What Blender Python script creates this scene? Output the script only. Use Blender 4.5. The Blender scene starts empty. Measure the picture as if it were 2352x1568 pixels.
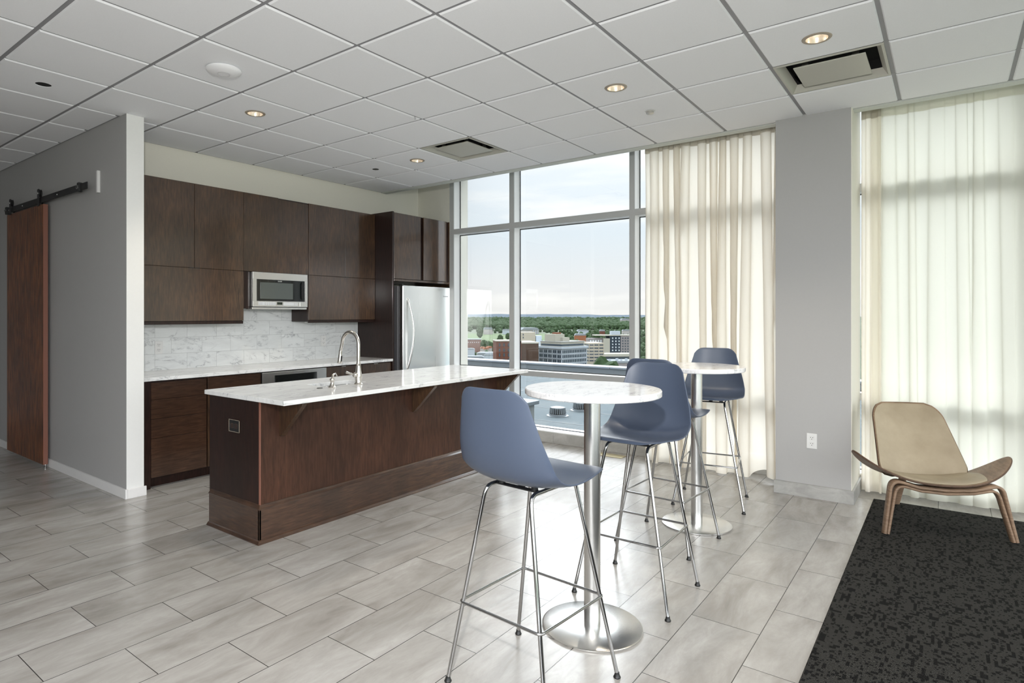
import bpy, bmesh, math, random
import numpy as np
from mathutils import Vector, Matrix
PI = math.pi
sc = bpy.context.scene
COL = sc.collection
random.seed(7)

# ------------------------------------------------------------------ camera
CAMH = 1.457
YAW = 0.66175
cd = bpy.data.cameras.new('camera'); cam = bpy.data.objects.new('camera', cd); COL.objects.link(cam)
cam.location = (0, 0, CAMH); cam.rotation_euler = (PI/2, 0, YAW - PI/2)
cd.sensor_width = 36; cd.lens = 36*1401.1/2352
cd.shift_x = (1176-1087.7)/2352; cd.shift_y = -(784-723)/2352
cd.clip_start = 0.05; cd.clip_end = 60000
sc.camera = cam
# ------------------------------------------------------------------ exposure
sc.view_settings.view_transform = 'Standard'
sc.view_settings.look = 'None'
sc.view_settings.exposure = 0.75
sc.view_settings.gamma = 1.0
sc.view_settings.use_curve_mapping = False
# ------------------------------------------------------------------ sky
W = bpy.data.worlds.new('sky'); sc.world = W; W.use_nodes = True
nt = W.node_tree; N = nt.nodes; L = nt.links; N.clear()
def _n(t, **k):
    n = N.new(t)
    for a, b in k.items(): setattr(n, a, b)
    return n
wo = _n('ShaderNodeOutputWorld'); bg = _n('ShaderNodeBackground'); L.new(bg.outputs[0], wo.inputs[0])
tc = _n('ShaderNodeTexCoord'); sx = _n('ShaderNodeSeparateXYZ'); L.new(tc.outputs['Generated'], sx.inputs[0])
cr = _n('ShaderNodeValToRGB'); L.new(sx.outputs['Z'], cr.inputs[0])
e = cr.color_ramp.elements
e[0].position = 0.0; e[0].color = (0.80, 0.80, 0.79, 1)
e[1].position = 1.0; e[1].color = (0.62, 0.74, 0.86, 1)
for p, c in ((0.05, (0.77, 0.79, 0.81, 1)), (0.13, (0.70, 0.78, 0.85, 1)), (0.22, (0.78, 0.85, 0.92, 1)), (0.4, (0.85, 0.90, 0.96, 1))):
    q = cr.color_ramp.elements.new(p); q.color = c
mp = _n('ShaderNodeMapping'); mp.inputs['Scale'].default_value = (1.4, 1.4, 9.0); L.new(tc.outputs['Generated'], mp.inputs[0])
nz = _n('ShaderNodeTexNoise'); nz.inputs['Scale'].default_value = 1.7; nz.inputs['Detail'].default_value = 6; nz.inputs['Roughness'].default_value = .52
L.new(mp.outputs[0], nz.inputs['Vector'])
c2 = _n('ShaderNodeValToRGB'); c2.color_ramp.elements[0].position = .50; c2.color_ramp.elements[1].position = .70
L.new(nz.outputs['Fac'], c2.inputs[0])
mx = _n('ShaderNodeMixRGB'); L.new(c2.outputs[0], mx.inputs[0]); L.new(cr.outputs[0], mx.inputs[1]); mx.inputs[2].default_value = (1.0, 0.99, 0.97, 1)
L.new(mx.outputs[0], bg.inputs[0])
# brighter overcast zenith, with unseen glows added ahead and behind to light the room
def _math(op, a, b_=0.0, c_=None):
    q = _n('ShaderNodeMath', operation=op)
    for i_, v_ in ((0, a), (1, b_), (2, c_)):
        if v_ is None: continue
        if isinstance(v_, (int, float)): q.inputs[i_].default_value = v_
        else: L.new(v_, q.inputs[i_])
    return q.outputs[0]
def _ramp(v_, lo, hi, to):
    q = _n('ShaderNodeMapRange', interpolation_type='SMOOTHSTEP'); L.new(v_, q.inputs[0])
    q.inputs[1].default_value = lo; q.inputs[2].default_value = hi; q.inputs[3].default_value = 0; q.inputs[4].default_value = to; return q.outputs[0]
dt = _n('ShaderNodeVectorMath', operation='DOT_PRODUCT'); L.new(tc.outputs['Generated'], dt.inputs[0]); dt.inputs[1].default_value = (-math.cos(YAW), -math.sin(YAW), 0)
SKY, ZEN, FILL_BACK, FILL_FRONT = 1.25, 1.2, 1.5, 9.0
fill_front = _math('MULTIPLY', _ramp(_math('MULTIPLY', dt.outputs['Value'], -1.0), .15, .75, 1.0), _ramp(sx.outputs['Z'], .26, .38, FILL_FRONT))
k_ = _math('ADD', _math('ADD', _math('ADD', fill_front, _ramp(sx.outputs['Z'], .27, .65, ZEN)), 1.0), _ramp(dt.outputs['Value'], -.1, .6, FILL_BACK))
L.new(_math('MULTIPLY', k_, SKY), bg.inputs[1])
# the photographer's flash, held above the camera
fl = bpy.data.lights.new('flash', 'POINT'); fo = bpy.data.objects.new('flash', fl); COL.objects.link(fo)
fo.location = (-0.05, 0.05, 2.0); fl.energy = 165; fl.shadow_soft_size = 0.035; fl.color = (1, .98, .96)

# ------------------------------------------------------------------ helpers
def smooth(me, on=True):
    me.polygons.foreach_set('use_smooth', [on]*len(me.polygons))
class MB:
    def __init__(s): s.bm = bmesh.new(); s.sm = False
    def box(s, x0, x1, y0, y1, z0, z1, bev=0.0, seg=2, M=None):
        r = bmesh.ops.create_cube(s.bm, size=1)
        T = Matrix.Translation(((x0+x1)/2, (y0+y1)/2, (z0+z1)/2)) @ Matrix.Diagonal((abs(x1-x0), abs(y1-y0), abs(z1-z0), 1))
        bmesh.ops.transform(s.bm, matrix=T, verts=r['verts'])
        vs = r['verts']
        if bev > 0:
            es = list({e for v in vs for e in v.link_edges})
            q = bmesh.ops.bevel(s.bm, geom=es, offset=bev, segments=seg, affect='EDGES', profile=.7)
            vs = list({v for f in q['faces'] for v in f.verts} | {v for v in vs if v.is_valid})
        if M is not None: bmesh.ops.transform(s.bm, matrix=M, verts=vs)
        return s
    def cyl(s, c, r, z0, z1, n=32, r2=None, axis='z'):
        q = bmesh.ops.create_cone(s.bm, cap_ends=True, segments=n, radius1=r, radius2=r if r2 is None else r2, depth=z1-z0)
        M = Matrix.Translation((0, 0, (z0+z1)/2))
        if axis == 'x': M = Matrix.Rotation(PI/2, 4, 'Y') @ M
        if axis == 'y': M = Matrix.Rotation(-PI/2, 4, 'X') @ M
        bmesh.ops.transform(s.bm, matrix=Matrix.Translation(c) @ M, verts=q['verts'])
        return s
    def lathe(s, c, prof, n=40, axis='z', cap=True):
        rings = []
        M = Matrix.Identity(4)
        if axis == 'x': M = Matrix.Rotation(PI/2, 4, 'Y')
        if axis == 'y': M = Matrix.Rotation(-PI/2, 4, 'X')
        T = Matrix.Translation(c) @ M
        for r, z in prof:
            if r < 1e-6: rings.append([s.bm.verts.new(T @ Vector((0, 0, z)))])
            else: rings.append([s.bm.verts.new(T @ Vector((r*math.cos(2*PI*k/n), r*math.sin(2*PI*k/n), z))) for k in range(n)])
        for a, b in zip(rings, rings[1:]):
            for k in range(n):
                k2 = (k+1) % n
                v = [a[k % len(a)], a[k2 % len(a)], b[k2 % len(b)], b[k % len(b)]]
                u = []
                for w in v:
                    if w not in u: u.append(w)
                if len(u) > 2: s.bm.faces.new(u)
        if cap:
            for R in (rings[0], rings[-1]):
                if len(R) > 2: s.bm.faces.new(R)
        return s
    def tube(s, pts, r, n=12, close=False, rf=None):
        pts = [Vector(p) for p in pts]; m = len(pts); rings = []
        up = None
        for i, p in enumerate(pts):
            a = pts[i-1] if (i > 0 or close) else pts[i]
            b = pts[(i+1) % m] if (i < m-1 or close) else pts[i]
            t = (b-a).normalized()
            if up is None:
                up = Vector((0, 0, 1)) if abs(t.z) < .9 else Vector((1, 0, 0))
            up = (up - t*up.dot(t)).normalized(); sd = t.cross(up)
            rr = r if rf is None else rf(i/(m-1))
            rings.append([s.bm.verts.new(p + (up*math.cos(2*PI*k/n) + sd*math.sin(2*PI*k/n))*rr) for k in range(n)])
        prs = list(zip(rings, rings[1:])) + ([(rings[-1], rings[0])] if close else [])
        for a, b in prs:
            for k in range(n):
                k2 = (k+1) % n
                s.bm.faces.new((a[k], a[k2], b[k2], b[k]))
        if not close:
            s.bm.faces.new(rings[0]); s.bm.faces.new(rings[-1])
        return s
    def ribbon(s, pts, wv, wid, th):
        """flat plank swept along pts; wv = direction across the plank, wid(t) width, th(t) thickness"""
        pts = [Vector(p) for p in pts]; wv = Vector(wv).normalized(); rings = []; m = len(pts)
        for i, p in enumerate(pts):
            a = pts[max(i-1, 0)]; b = pts[min(i+1, m-1)]; t = (b-a).normalized(); nn = t.cross(wv).normalized(); w = nn.cross(t)
            W2 = wid(i/(m-1))/2; T2 = th(i/(m-1))/2; c = min(.004, T2*.6)
            q = [(-W2, -T2+c), (-W2+c, -T2), (W2-c, -T2), (W2, -T2+c), (W2, T2-c), (W2-c, T2), (-W2+c, T2), (-W2, T2-c)]
            rings.append([s.bm.verts.new(p + w*u + nn*v) for u, v in q])
        for a, b in zip(rings, rings[1:]):
            for k in range(8): s.bm.faces.new((a[k], a[(k+1) % 8], b[(k+1) % 8], b[k]))
        s.bm.faces.new(rings[0]); s.bm.faces.new(rings[-1]); return s
    def prism(s, poly, z0, z1, M=None):
        a = [s.bm.verts.new((x, y, z0)) for x, y in poly]; b = [s.bm.verts.new((x, y, z1)) for x, y in poly]
        s.bm.faces.new(a[::-1]); s.bm.faces.new(b); n = len(poly)
        for k in range(n): s.bm.faces.new((a[k], a[(k+1) % n], b[(k+1) % n], b[k]))
        if M is not None: bmesh.ops.transform(s.bm, matrix=M, verts=a+b)
        return s
    def mesh(s, name, off=(0, 0, 0)):
        bmesh.ops.recalc_face_normals(s.bm, faces=s.bm.faces)
        if off != (0, 0, 0): bmesh.ops.translate(s.bm, vec=-Vector(off), verts=s.bm.verts)
        me = bpy.data.meshes.new(name); s.bm.to_mesh(me); s.bm.free(); return me
    def build(s, name, mat, parent=None, local=False, sm=None, loc=None):
        off = (0, 0, 0)
        if parent is not None and not local:
            p = Vector(parent.location)
            if parent.parent: p = p + Vector(parent.parent.location)
            off = tuple(p)
        if loc is not None and parent is None: off = tuple(loc)
        me = s.mesh(name, off)
        ob = bpy.data.objects.new(name, me); COL.objects.link(ob)
        me.materials.append(mat)
        if loc is not None and parent is None: ob.location = loc
        if parent is not None: ob.parent = parent
        if sm is not None:
            smooth(me)
            me.set_sharp_from_angle(angle=math.radians(sm))
        return ob
def thing(name, label, cat, loc, rz=0, group=None):
    o = bpy.data.objects.new(name, None); COL.objects.link(o); o.location = loc; o.rotation_euler = (0, 0, rz)
    o.empty_display_size = .1
    return tag(o, label, cat, group)
def tag(o, label, cat, group=None, kind=None):
    o['label'] = label; o['category'] = cat
    if group: o['group'] = group
    if kind: o['kind'] = kind
    return o
def struct(o): o['kind'] = 'structure'; return o
def copy_tree(o, parent=None):
    c = o.copy(); COL.objects.link(c)
    if parent is not None:
        c.parent = parent; c.matrix_parent_inverse = o.matrix_parent_inverse.copy()
    for ch in list(o.children): copy_tree(ch, c)
    return c
def arc_path(pts, r, n=7):
    pts = [Vector(p) for p in pts]; out = [pts[0]]
    for a, b, c in zip(pts, pts[1:], pts[2:]):
        d1 = (a-b).normalized(); d2 = (c-b).normalized(); ang = d1.angle(d2)
        t = min(r/math.tan(ang/2), (a-b).length*.49, (c-b).length*.49)
        p0 = b+d1*t; p1 = b+d2*t
        for k in range(n+1):
            u = k/n; out.append(p0*(1-u)**2 + b*2*u*(1-u) + p1*u*u)
    out.append(pts[-1]); return out

# ------------------------------------------------------------------ materials
def mat(name, base=(.5, .5, .5), rough=.5, metal=0, spec=.5, coat=0, coat_r=.1, aniso=0, trans=0, emit=None, es=0):
    m = bpy.data.materials.new(name); m.use_nodes = True
    b = m.node_tree.nodes['Principled BSDF']
    b.inputs['Base Color'].default_value = (*base, 1); b.inputs['Roughness'].default_value = rough; b.inputs['Metallic'].default_value = metal
    b.inputs['Specular IOR Level'].default_value = spec; b.inputs['Coat Weight'].default_value = coat; b.inputs['Coat Roughness'].default_value = coat_r
    b.inputs['Anisotropic'].default_value = aniso; b.inputs['Transmission Weight'].default_value = trans
    if emit: b.inputs['Emission Color'].default_value = (*emit, 1); b.inputs['Emission Strength'].default_value = es
    return m
class G:
    def __init__(s, m): s.m = m; s.t = m.node_tree; s.b = s.t.nodes['Principled BSDF']; s.tc = s.t.nodes.new('ShaderNodeTexCoord')
    def n(s, t, **k):
        q = s.t.nodes.new(t)
        for a, b in k.items():
            if a in q.inputs.keys(): q.inputs[a].default_value = b
            else: setattr(q, a, b)
        return q
    def l(s, a, b): s.t.links.new(a, b)
    def co(s, scale=(1, 1, 1), loc=(0, 0, 0), rot=(0, 0, 0), src='Object'):
        q = s.n('ShaderNodeMapping'); q.inputs['Scale'].default_value = scale; q.inputs['Location'].default_value = loc; q.inputs['Rotation'].default_value = rot
        s.l(s.tc.outputs[src], q.inputs[0]); return q.outputs[0]
    def noise(s, v, scale, detail=4, rough=.5, dist=0):
        q = s.n('ShaderNodeTexNoise'); q.inputs['Scale'].default_value = scale; q.inputs['Detail'].default_value = detail; q.inputs['Roughness'].default_value = rough; q.inputs['Distortion'].default_value = dist
        s.l(v, q.inputs['Vector']); return q.outputs['Fac']
    def ramp(s, f, els):
        q = s.n('ShaderNodeValToRGB'); s.l(f, q.inputs[0]); r = q.color_ramp
        while len(r.elements) > 2: r.elements.remove(r.elements[-1])
        for i, (p, c) in enumerate(els):
            el = r.elements[i] if i < 2 else r.elements.new(p)
            el.position = p; el.color = (*c, 1) if len(c) == 3 else c
        return q.outputs[0]
    def mixc(s, f, a, b, mode='MIX'):
        q = s.n('ShaderNodeMixRGB', blend_type=mode)
        if isinstance(f, (int, float)): q.inputs[0].default_value = f
        else: s.l(f, q.inputs[0])
        for i, v in ((1, a), (2, b)):
            if isinstance(v, tuple): q.inputs[i].default_value = (*v, 1)
            else: s.l(v, q.inputs[i])
        return q.outputs[0]
    def mth(s, op, a, b=0, c=None):
        q = s.n('ShaderNodeMath', operation=op)
        for i, v in ((0, a), (1, b), (2, c)):
            if v is None: continue
            if isinstance(v, (int, float)): q.inputs[i].default_value = v
            else: s.l(v, q.inputs[i])
        return q.outputs[0]
    def bump(s, h, st=.2, d=.01):
        q = s.n('ShaderNodeBump'); q.inputs['Strength'].default_value = st; q.inputs['Distance'].default_value = d
        s.l(h, q.inputs['Height']); s.l(q.outputs[0], s.b.inputs['Normal'])
    def base(s, c): s.l(c, s.b.inputs['Base Color'])
    def rough(s, f): s.l(f, s.b.inputs['Roughness'])

def m_paint(name, c, rough=.7, sc_=60, amt=.018):
    m = mat(name, c, rough); g = G(m); f = g.noise(g.co(), sc_, 3)
    g.base(g.mixc(f, tuple(x*(1-amt) for x in c), tuple(min(1, x*(1+amt)) for x in c))); g.bump(f, .08, .002); return m
M = {}
M['wall'] = m_paint('wall_paint', (.78, .77, .74))
M['wall_grey'] = m_paint('grey_wall_paint', (.41, .405, .40))
M['wall_white'] = m_paint('white_wall_paint', (.78, .78, .765))
M['wall_cream'] = m_paint('cream_wall_paint', (.82, .79, .70))
M['trim_white'] = mat('white_trim', (.78, .77, .76), .4)
M['tile_ceil'] = m_paint('ceiling_tile', (.86, .865, .885), .9, 140, .03)
M['grid'] = mat('ceiling_grid_metal', (.27, .27, .28), .5)
M['drywall_edge'] = m_paint('ceiling_edge_paint', (.62, .64, .60), .8)
M['alu'] = mat('window_frame_aluminium', (.50, .51, .51), .38, 0.15)
M['alu_side'] = mat('window_reveal_daylit', (.93, .94, .94), .4)  # frame sides whitened to carry the daylight falling on them
M['gasket'] = mat('rubber_gasket', (.03, .035, .035), .6)
M['black'] = mat('matte_black', (.012, .012, .013), .55)
M['shade_gap'] = mat('recess_shade', (.01, .01, .01), .9)  # near-black colour stands in for the shade inside open recesses
M['chrome'] = mat('chrome', (.44, .44, .44), .08, 1)
M['steel'] = mat('brushed_steel', (.74, .735, .72), .27, 1, aniso=.4)
M['steel_fr'] = mat('fridge_steel', (.95, .96, .95), .30, 1)
g = G(M['steel_fr']); f = g.noise(g.co((60, 60, .4)), 4, 2); g.rough(g.ramp(f, [(0, (.24,)*3), (1, (.36,)*3)]))
M['nickel'] = mat('brushed_nickel', (.60, .57, .53), .22, 1)
M['alloy_sat'] = mat('satin_aluminium', (.60, .58, .54), .3, 1)
M['plastic_w'] = mat('white_plastic', (.72, .72, .71), .35)
M['plastic_g'] = mat('grey_plastic', (.55, .55, .56), .4)
M['rubber'] = mat('black_rubber', (.01, .01, .01), .45)
M['glassblk'] = mat('black_glass', (.008, .01, .01), .05, spec=.6)
M['mw_glass'] = mat('microwave_screen_glass', (.10, .115, .11), .12, spec=.6)
M['display'] = mat('dark_display', (.02, .03, .02), .2)
M['panel_w'] = mat('button_panel', (.70, .72, .74), .35)
M['bulb'] = mat('lit_lamp', (.9, .8, .6), .5, emit=(1, .86, .68), es=6.0)
M['reflector'] = mat('lamp_reflector', (.80, .74, .66), .25, 0.8)
M['lamp_trim'] = mat('lamp_trim', (.40, .34, .27), .4, .3)
M['vent'] = mat('vent_enamel', (.50, .49, .43), .4)

def m_wood(name, a, b, rough=.42, coat=1.0, sc_=1.0, grain=(14, 14, 1.6), ior=1.62):
    m = mat(name, a, rough, coat=coat, coat_r=.13, spec=.25); g = G(m); g.b.inputs['Coat IOR'].default_value = ior
    v = g.co(grain)
    f1 = g.noise(v, 5*sc_, 8, .6, .4); f2 = g.noise(g.co((2.2, 2.2, 1.1)), 1.6, 3, .5)
    f3 = g.noise(g.co((5, 5, 5)), 3, 5, .6)
    c = g.mixc(g.ramp(f1, [(.3, (0, 0, 0)), (.75, (1, 1, 1))]), a, b)
    c = g.mixc(g.ramp(f2, [(.35, (0, 0, 0)), (.7, (1, 1, 1))]), g.mixc(.45, c, (0.006, .003, .002)), c)
    g.base(c)
    g.rough(g.ramp(f3, [(0, (rough-.04,)*3), (1, (rough+.08,)*3)])); g.bump(f1, .05, .001)
    return m
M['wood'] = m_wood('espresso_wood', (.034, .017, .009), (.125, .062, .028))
M['wood_h'] = m_wood('espresso_wood_horizontal', (.028, .012, .007), (.095, .045, .023), grain=(1.6, 1.6, 16))
M['wood_i'] = m_wood('island_panel_wood', (.036, .015, .009), (.092, .039, .022), rough=.42, coat=.12)
g = G(M['wood_i'])
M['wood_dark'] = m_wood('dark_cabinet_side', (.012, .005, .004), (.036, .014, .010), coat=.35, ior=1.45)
M['door_wood'] = m_wood('sliding_door_wood', (.035, .012, .005), (.40, .13, .04), rough=.4, coat=.15, grain=(9, 9, .9))
M['door_edge'] = mat('door_edge_wood', (.22, .09, .06), .45)
M['ply'] = m_wood('walnut_plywood', (.19, .12, .075), (.37, .25, .165), rough=.42, coat=.05, grain=(3, 3, 26))
M['ply_edge'] = m_wood('plywood_edge', (.08, .045, .028), (.14, .085, .055), rough=.5, coat=0)
M['leather'] = mat('tan_leather', (.42, .34, .23), .5)
g = G(M['leather']); f = g.noise(g.co(), 4, 5, .6); f2 = g.noise(g.co(), 220, 2)
g.base(g.ramp(f, [(.3, (.28, .225, .15)), (.7, (.385, .32, .225))])); g.bump(f2, .12, .001)

def marble_nodes(g, v, sc_=1.0, vein=(.30, .31, .33), base=(.72, .73, .73), amt=1.0):
    n1 = g.n('ShaderNodeTexNoise'); n1.inputs['Scale'].default_value = 1.6*sc_; n1.inputs['Detail'].default_value = 8; n1.inputs['Roughness'].default_value = .62; n1.inputs['Distortion'].default_value = 1.2
    g.l(v, n1.inputs['Vector'])
    a = g.mth('ABSOLUTE', g.mth('SUBTRACT', n1.outputs['Fac'], .5))
    vn = g.ramp(a, [(0, (1, 1, 1)), (.016, (.25, .25, .25)), (.05, (0, 0, 0))])
    n2 = g.noise(v, 2.4*sc_, 6, .6, .6)
    vn2 = g.ramp(n2, [(.46, (0, 0, 0)), (.60, (1, 1, 1))])
    f = g.mth('MULTIPLY', vn, vn2)
    n3 = g.noise(v, 1.1*sc_, 6, .65, 1.5)
    c0 = g.mixc(g.ramp(n3, [(.35, (0, 0, 0)), (.72, (1, 1, 1))]), base, tuple(x*.86 for x in base))
    return g.mixc(g.mth('MULTIPLY', f, amt*.8), c0, vein)
def m_marble(name, sc_=1.0, rot=.6, rough=.12, base=(.72, .73, .73), stretch=(1, 2.2, 1.4)):
    m = mat(name, base, rough); g = G(m); g.base(marble_nodes(g, g.co(stretch, rot=(.3, .2, rot)), sc_, base=base)); return m
M['marble'] = m_marble('white_marble', 2.0, base=(.84, .845, .84))
M['marble_table'] = m_marble('table_marble', 4.5, .3, base=(.88, .87, .87))
# subway marble tiles on the wall (x across, z up)
def m_splash():
    m = mat('marble_wall_tile', (.7, .7, .7), .16); g = G(m)
    sp = g.n('ShaderNodeSeparateXYZ'); g.l(g.tc.outputs['Object'], sp.inputs[0])
    cb = g.n('ShaderNodeCombineXYZ'); g.l(g.mth('SUBTRACT', sp.outputs[0], 2.67-.305/2), cb.inputs[0]); g.l(g.mth('SUBTRACT', sp.outputs[2], .935), cb.inputs[1])
    br = g.n('ShaderNodeTexBrick'); g.l(cb.outputs[0], br.inputs['Vector'])
    for k, v in (('Scale', 1), ('Mortar Size', .0016), ('Mortar Smooth', .1), ('Bias', 0), ('Brick Width', .305), ('Row Height', .1535)): br.inputs[k].default_value = v
    br.inputs['Color1'].default_value = (0, 0, 0, 1); br.inputs['Color2'].default_value = (1, 1, 1, 1); br.inputs['Mortar'].default_value = (.5, .5, .5, 1)
    off = g.n('ShaderNodeVectorMath', operation='MULTIPLY_ADD'); g.l(br.outputs['Color'], off.inputs[0]); off.inputs[1].default_value = (7, 3, 5)
    g.l(g.tc.outputs['Object'], off.inputs[2])
    mpv = g.n('ShaderNodeMapping'); mpv.inputs['Rotation'].default_value = (0, .7, 0); mpv.inputs['Scale'].default_value = (1.0, 1, 2.6); g.l(off.outputs[0], mpv.inputs[0])
    c = marble_nodes(g, mpv.outputs[0], 1.7, base=(.78, .80, .80))
    g.base(g.mixc(br.outputs['Fac'], c, (.50, .51, .51)))
    g.bump(g.mth('SUBTRACT', 1, br.outputs['Fac']), .3, .002); return m
M['splash'] = m_splash()
def m_floor():
    m = mat('porcelain_floor_tile', (.4, .4, .4), .34, spec=.7); g = G(m)
    sp = g.n('ShaderNodeSeparateXYZ'); g.l(g.tc.outputs['Object'], sp.inputs[0])
    cb = g.n('ShaderNodeCombineXYZ'); g.l(g.mth('ADD', sp.outputs[0], -1.471+.3043), cb.inputs[0]); g.l(g.mth('ADD', sp.outputs[1], -3.4555), cb.inputs[1])
    br = g.n('ShaderNodeTexBrick'); g.l(cb.outputs[0], br.inputs['Vector'])
    for k, v in (('Scale', 1), ('Mortar Size', .0019), ('Mortar Smooth', .15), ('Bias', 0), ('Brick Width', .6087), ('Row Height', .3085)): br.inputs[k].default_value = v
    br.inputs['Color1'].default_value = (0, 0, 0, 1); br.inputs['Color2'].default_value = (1, 1, 1, 1); br.inputs['Mortar'].default_value = (.5, .5, .5, 1)
    off = g.n('ShaderNodeVectorMath', operation='MULTIPLY_ADD'); g.l(br.outputs['Color'], off.inputs[0]); off.inputs[1].default_value = (9, 4, 3)
    g.l(g.co((.8, 2.4, 1)), off.inputs[2])
    f1 = g.noise(off.outputs[0], 2.2, 8, .62, .5); f2 = g.noise(off.outputs[0], 9, 6, .7, .8)
    c = g.ramp(f1, [(.28, (.235, .215, .195)), (.5, (.385, .367, .342)), (.72, (.50, .485, .46))])
    c = g.mixc(g.ramp(f2, [(.42, (0, 0, 0)), (.7, (.5, .5, .5))]), c, (.31, .29, .265))
    c = g.mixc(g.mth('MULTIPLY', br.outputs['Color'], .12), c, (.45, .435, .42))
    g.base(g.mixc(br.outputs['Fac'], c, (.035, .033, .03)))
    g.rough(g.ramp(f2, [(.2, (.235,)*3), (.8, (.265,)*3)]))
    h = g.mth('SUBTRACT', g.mth('MULTIPLY', f2, .02), br.outputs['Fac']); g.bump(h, .3, .002); return m
M['floor'] = m_floor()
def m_stone(name='curb_stone', a=(.36, .35, .325), b=(.52, .51, .48)):
    m = mat(name, a, .5); g = G(m); f = g.noise(g.co((1, 1, 2)), 5, 8, .65, .6); g.base(g.ramp(f, [(.3, a), (.7, b)])); g.bump(f, .1, .002); return m
M['stone'] = m_stone()
M['stone_grey'] = m_stone('baseboard_stone', (.27, .265, .25), (.46, .455, .435))
def m_rug():
    m = mat('black_woven_rug', (.03, .03, .03), .95, spec=.1); g = G(m)
    sp = g.n('ShaderNodeSeparateXYZ'); g.l(g.tc.outputs['Object'], sp.inputs[0])
    def cell(sx_, sy_, jit):
        cx_ = g.mth('FLOOR', g.mth('MULTIPLY', sp.outputs[0], sx_)); cy_ = g.mth('FLOOR', g.mth('MULTIPLY', sp.outputs[1], sy_))
        cb = g.n('ShaderNodeCombineXYZ'); g.l(cx_, cb.inputs[0]); g.l(cy_, cb.inputs[1]); cb.inputs[2].default_value = jit
        w = g.n('ShaderNodeTexWhiteNoise', noise_dimensions='3D'); g.l(cb.outputs[0], w.inputs['Vector']); return w.outputs['Value']
    # blocks of dark yarn arranged in loose columns
    a = cell(100, 150, 1); b = cell(52, 80, 5); c = cell(26, 80, 9)
    dark = g.mth('MAXIMUM', g.mth('LESS_THAN', b, .13), g.mth('LESS_THAN', c, .10))
    dark = g.mth('MAXIMUM', dark, g.mth('LESS_THAN', a, .10))
    weave = g.mth('MULTIPLY', g.mth('SINE', g.mth('MULTIPLY', sp.outputs[1], 2*PI*170)), g.mth('SINE', g.mth('MULTIPLY', sp.outputs[0], 2*PI*110)))
    fine = g.noise(g.co(), 420, 2, .6)
    lite = g.ramp(fine, [(.3, (.016, .0155, .014)), (.72, (.080, .077, .070))])
    dk = g.ramp(fine, [(.3, (.004, .004, .004)), (.8, (.018, .017, .016))])
    col = g.mixc(dark, lite, dk)
    col = g.mixc(g.mth('MULTIPLY', g.mth('ADD', weave, 1), .30), col, (.006, .006, .006))
    g.base(col); g.bump(g.mth('ADD', fine, g.mth('MULTIPLY', weave, .5)), .6, .003); return m
M['rug'] = m_rug()
def m_cloth(name, c, tr, transp=.06):
    m = bpy.data.materials.new(name); m.use_nodes = True; t = m.node_tree; t.nodes.clear()
    o = t.nodes.new('ShaderNodeOutputMaterial'); d = t.nodes.new('ShaderNodeBsdfDiffuse'); s = t.nodes.new('ShaderNodeBsdfTranslucent'); tp = t.nodes.new('ShaderNodeBsdfTransparent')
    tcn = t.nodes.new('ShaderNodeTexCoord'); mp = t.nodes.new('ShaderNodeMapping'); mp.inputs['Scale'].default_value = (600, 600, 500); nz = t.nodes.new('ShaderNodeTexNoise'); nz.inputs['Scale'].default_value = 1
    t.links.new(tcn.outputs['Object'], mp.inputs[0]); t.links.new(mp.outputs[0], nz.inputs['Vector'])
    mc = t.nodes.new('ShaderNodeMixRGB'); mc.inputs[1].default_value = (*[x*.95 for x in c], 1); mc.inputs[2].default_value = (*c, 1); t.links.new(nz.outputs['Fac'], mc.inputs[0])
    t.links.new(mc.outputs[0], d.inputs[0]); t.links.new(mc.outputs[0], s.inputs[0])
    m1 = t.nodes.new('ShaderNodeMixShader'); m1.inputs[0].default_value = tr; t.links.new(d.outputs[0], m1.inputs[1]); t.links.new(s.outputs[0], m1.inputs[2])
    m2 = t.nodes.new('ShaderNodeMixShader'); m2.inputs[0].default_value = transp; t.links.new(m1.outputs[0], m2.inputs[1]); t.links.new(tp.outputs[0], m2.inputs[2])
    t.links.new(m2.outputs[0], o.inputs[0]); return m
M['curtain'] = m_cloth('cream_curtain_cloth', (.92, .87, .78), .58, .04)
M['sheer'] = m_cloth('sheer_curtain_cloth', (.80, .785, .69), .63, .025)
M['curtain_head'] = m_cloth('curtain_heading_tape', (.62, .58, .50), .35, .0)
def m_glass():
    m = bpy.data.materials.new('window_glass'); m.use_nodes = True; t = m.node_tree; t.nodes.clear()
    o = t.nodes.new('ShaderNodeOutputMaterial'); gl = t.nodes.new('ShaderNodeBsdfGlossy'); gl.inputs['Roughness'].default_value = .01
    tp = t.nodes.new('ShaderNodeBsdfTransparent'); tp.inputs[0].default_value = (.755, .757, .750, 1)
    fr = t.nodes.new('ShaderNodeFresnel'); fr.inputs[0].default_value = 1.5
    k = t.nodes.new('ShaderNodeMath'); k.operation = 'MULTIPLY'; k.inputs[1].default_value = .75; t.links.new(fr.outputs[0], k.inputs[0])
    mx = t.nodes.new('ShaderNodeMixShader'); t.links.new(k.outputs[0], mx.inputs[0]); t.links.new(tp.outputs[0], mx.inputs[1]); t.links.new(gl.outputs[0], mx.inputs[2])
    t.links.new(mx.outputs[0], o.inputs[0]); return m
M['glass'] = m_glass()
M['shell'] = mat('slate_blue_plastic', (.066, .086, .132), .38, spec=.5)
g = G(M['shell']); f = g.noise(g.co(), 500, 2); g.bump(f, .12, .0006)
M['shell_dark'] = mat('charcoal_blue_plastic', (.045, .050, .075), .40, spec=.45)
g = G(M['shell_dark']); f = g.noise(g.co(), 500, 2); g.bump(f, .12, .0006)

# ------------------------------------------------------------------ dimensions
H = 3.055
CX0, CY0, CS = 1.8182, 2.7808, .6228        # ceiling grid
XW = 6.03                                    # window frame plane
YK = 5.87                                    # kitchen wall
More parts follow.
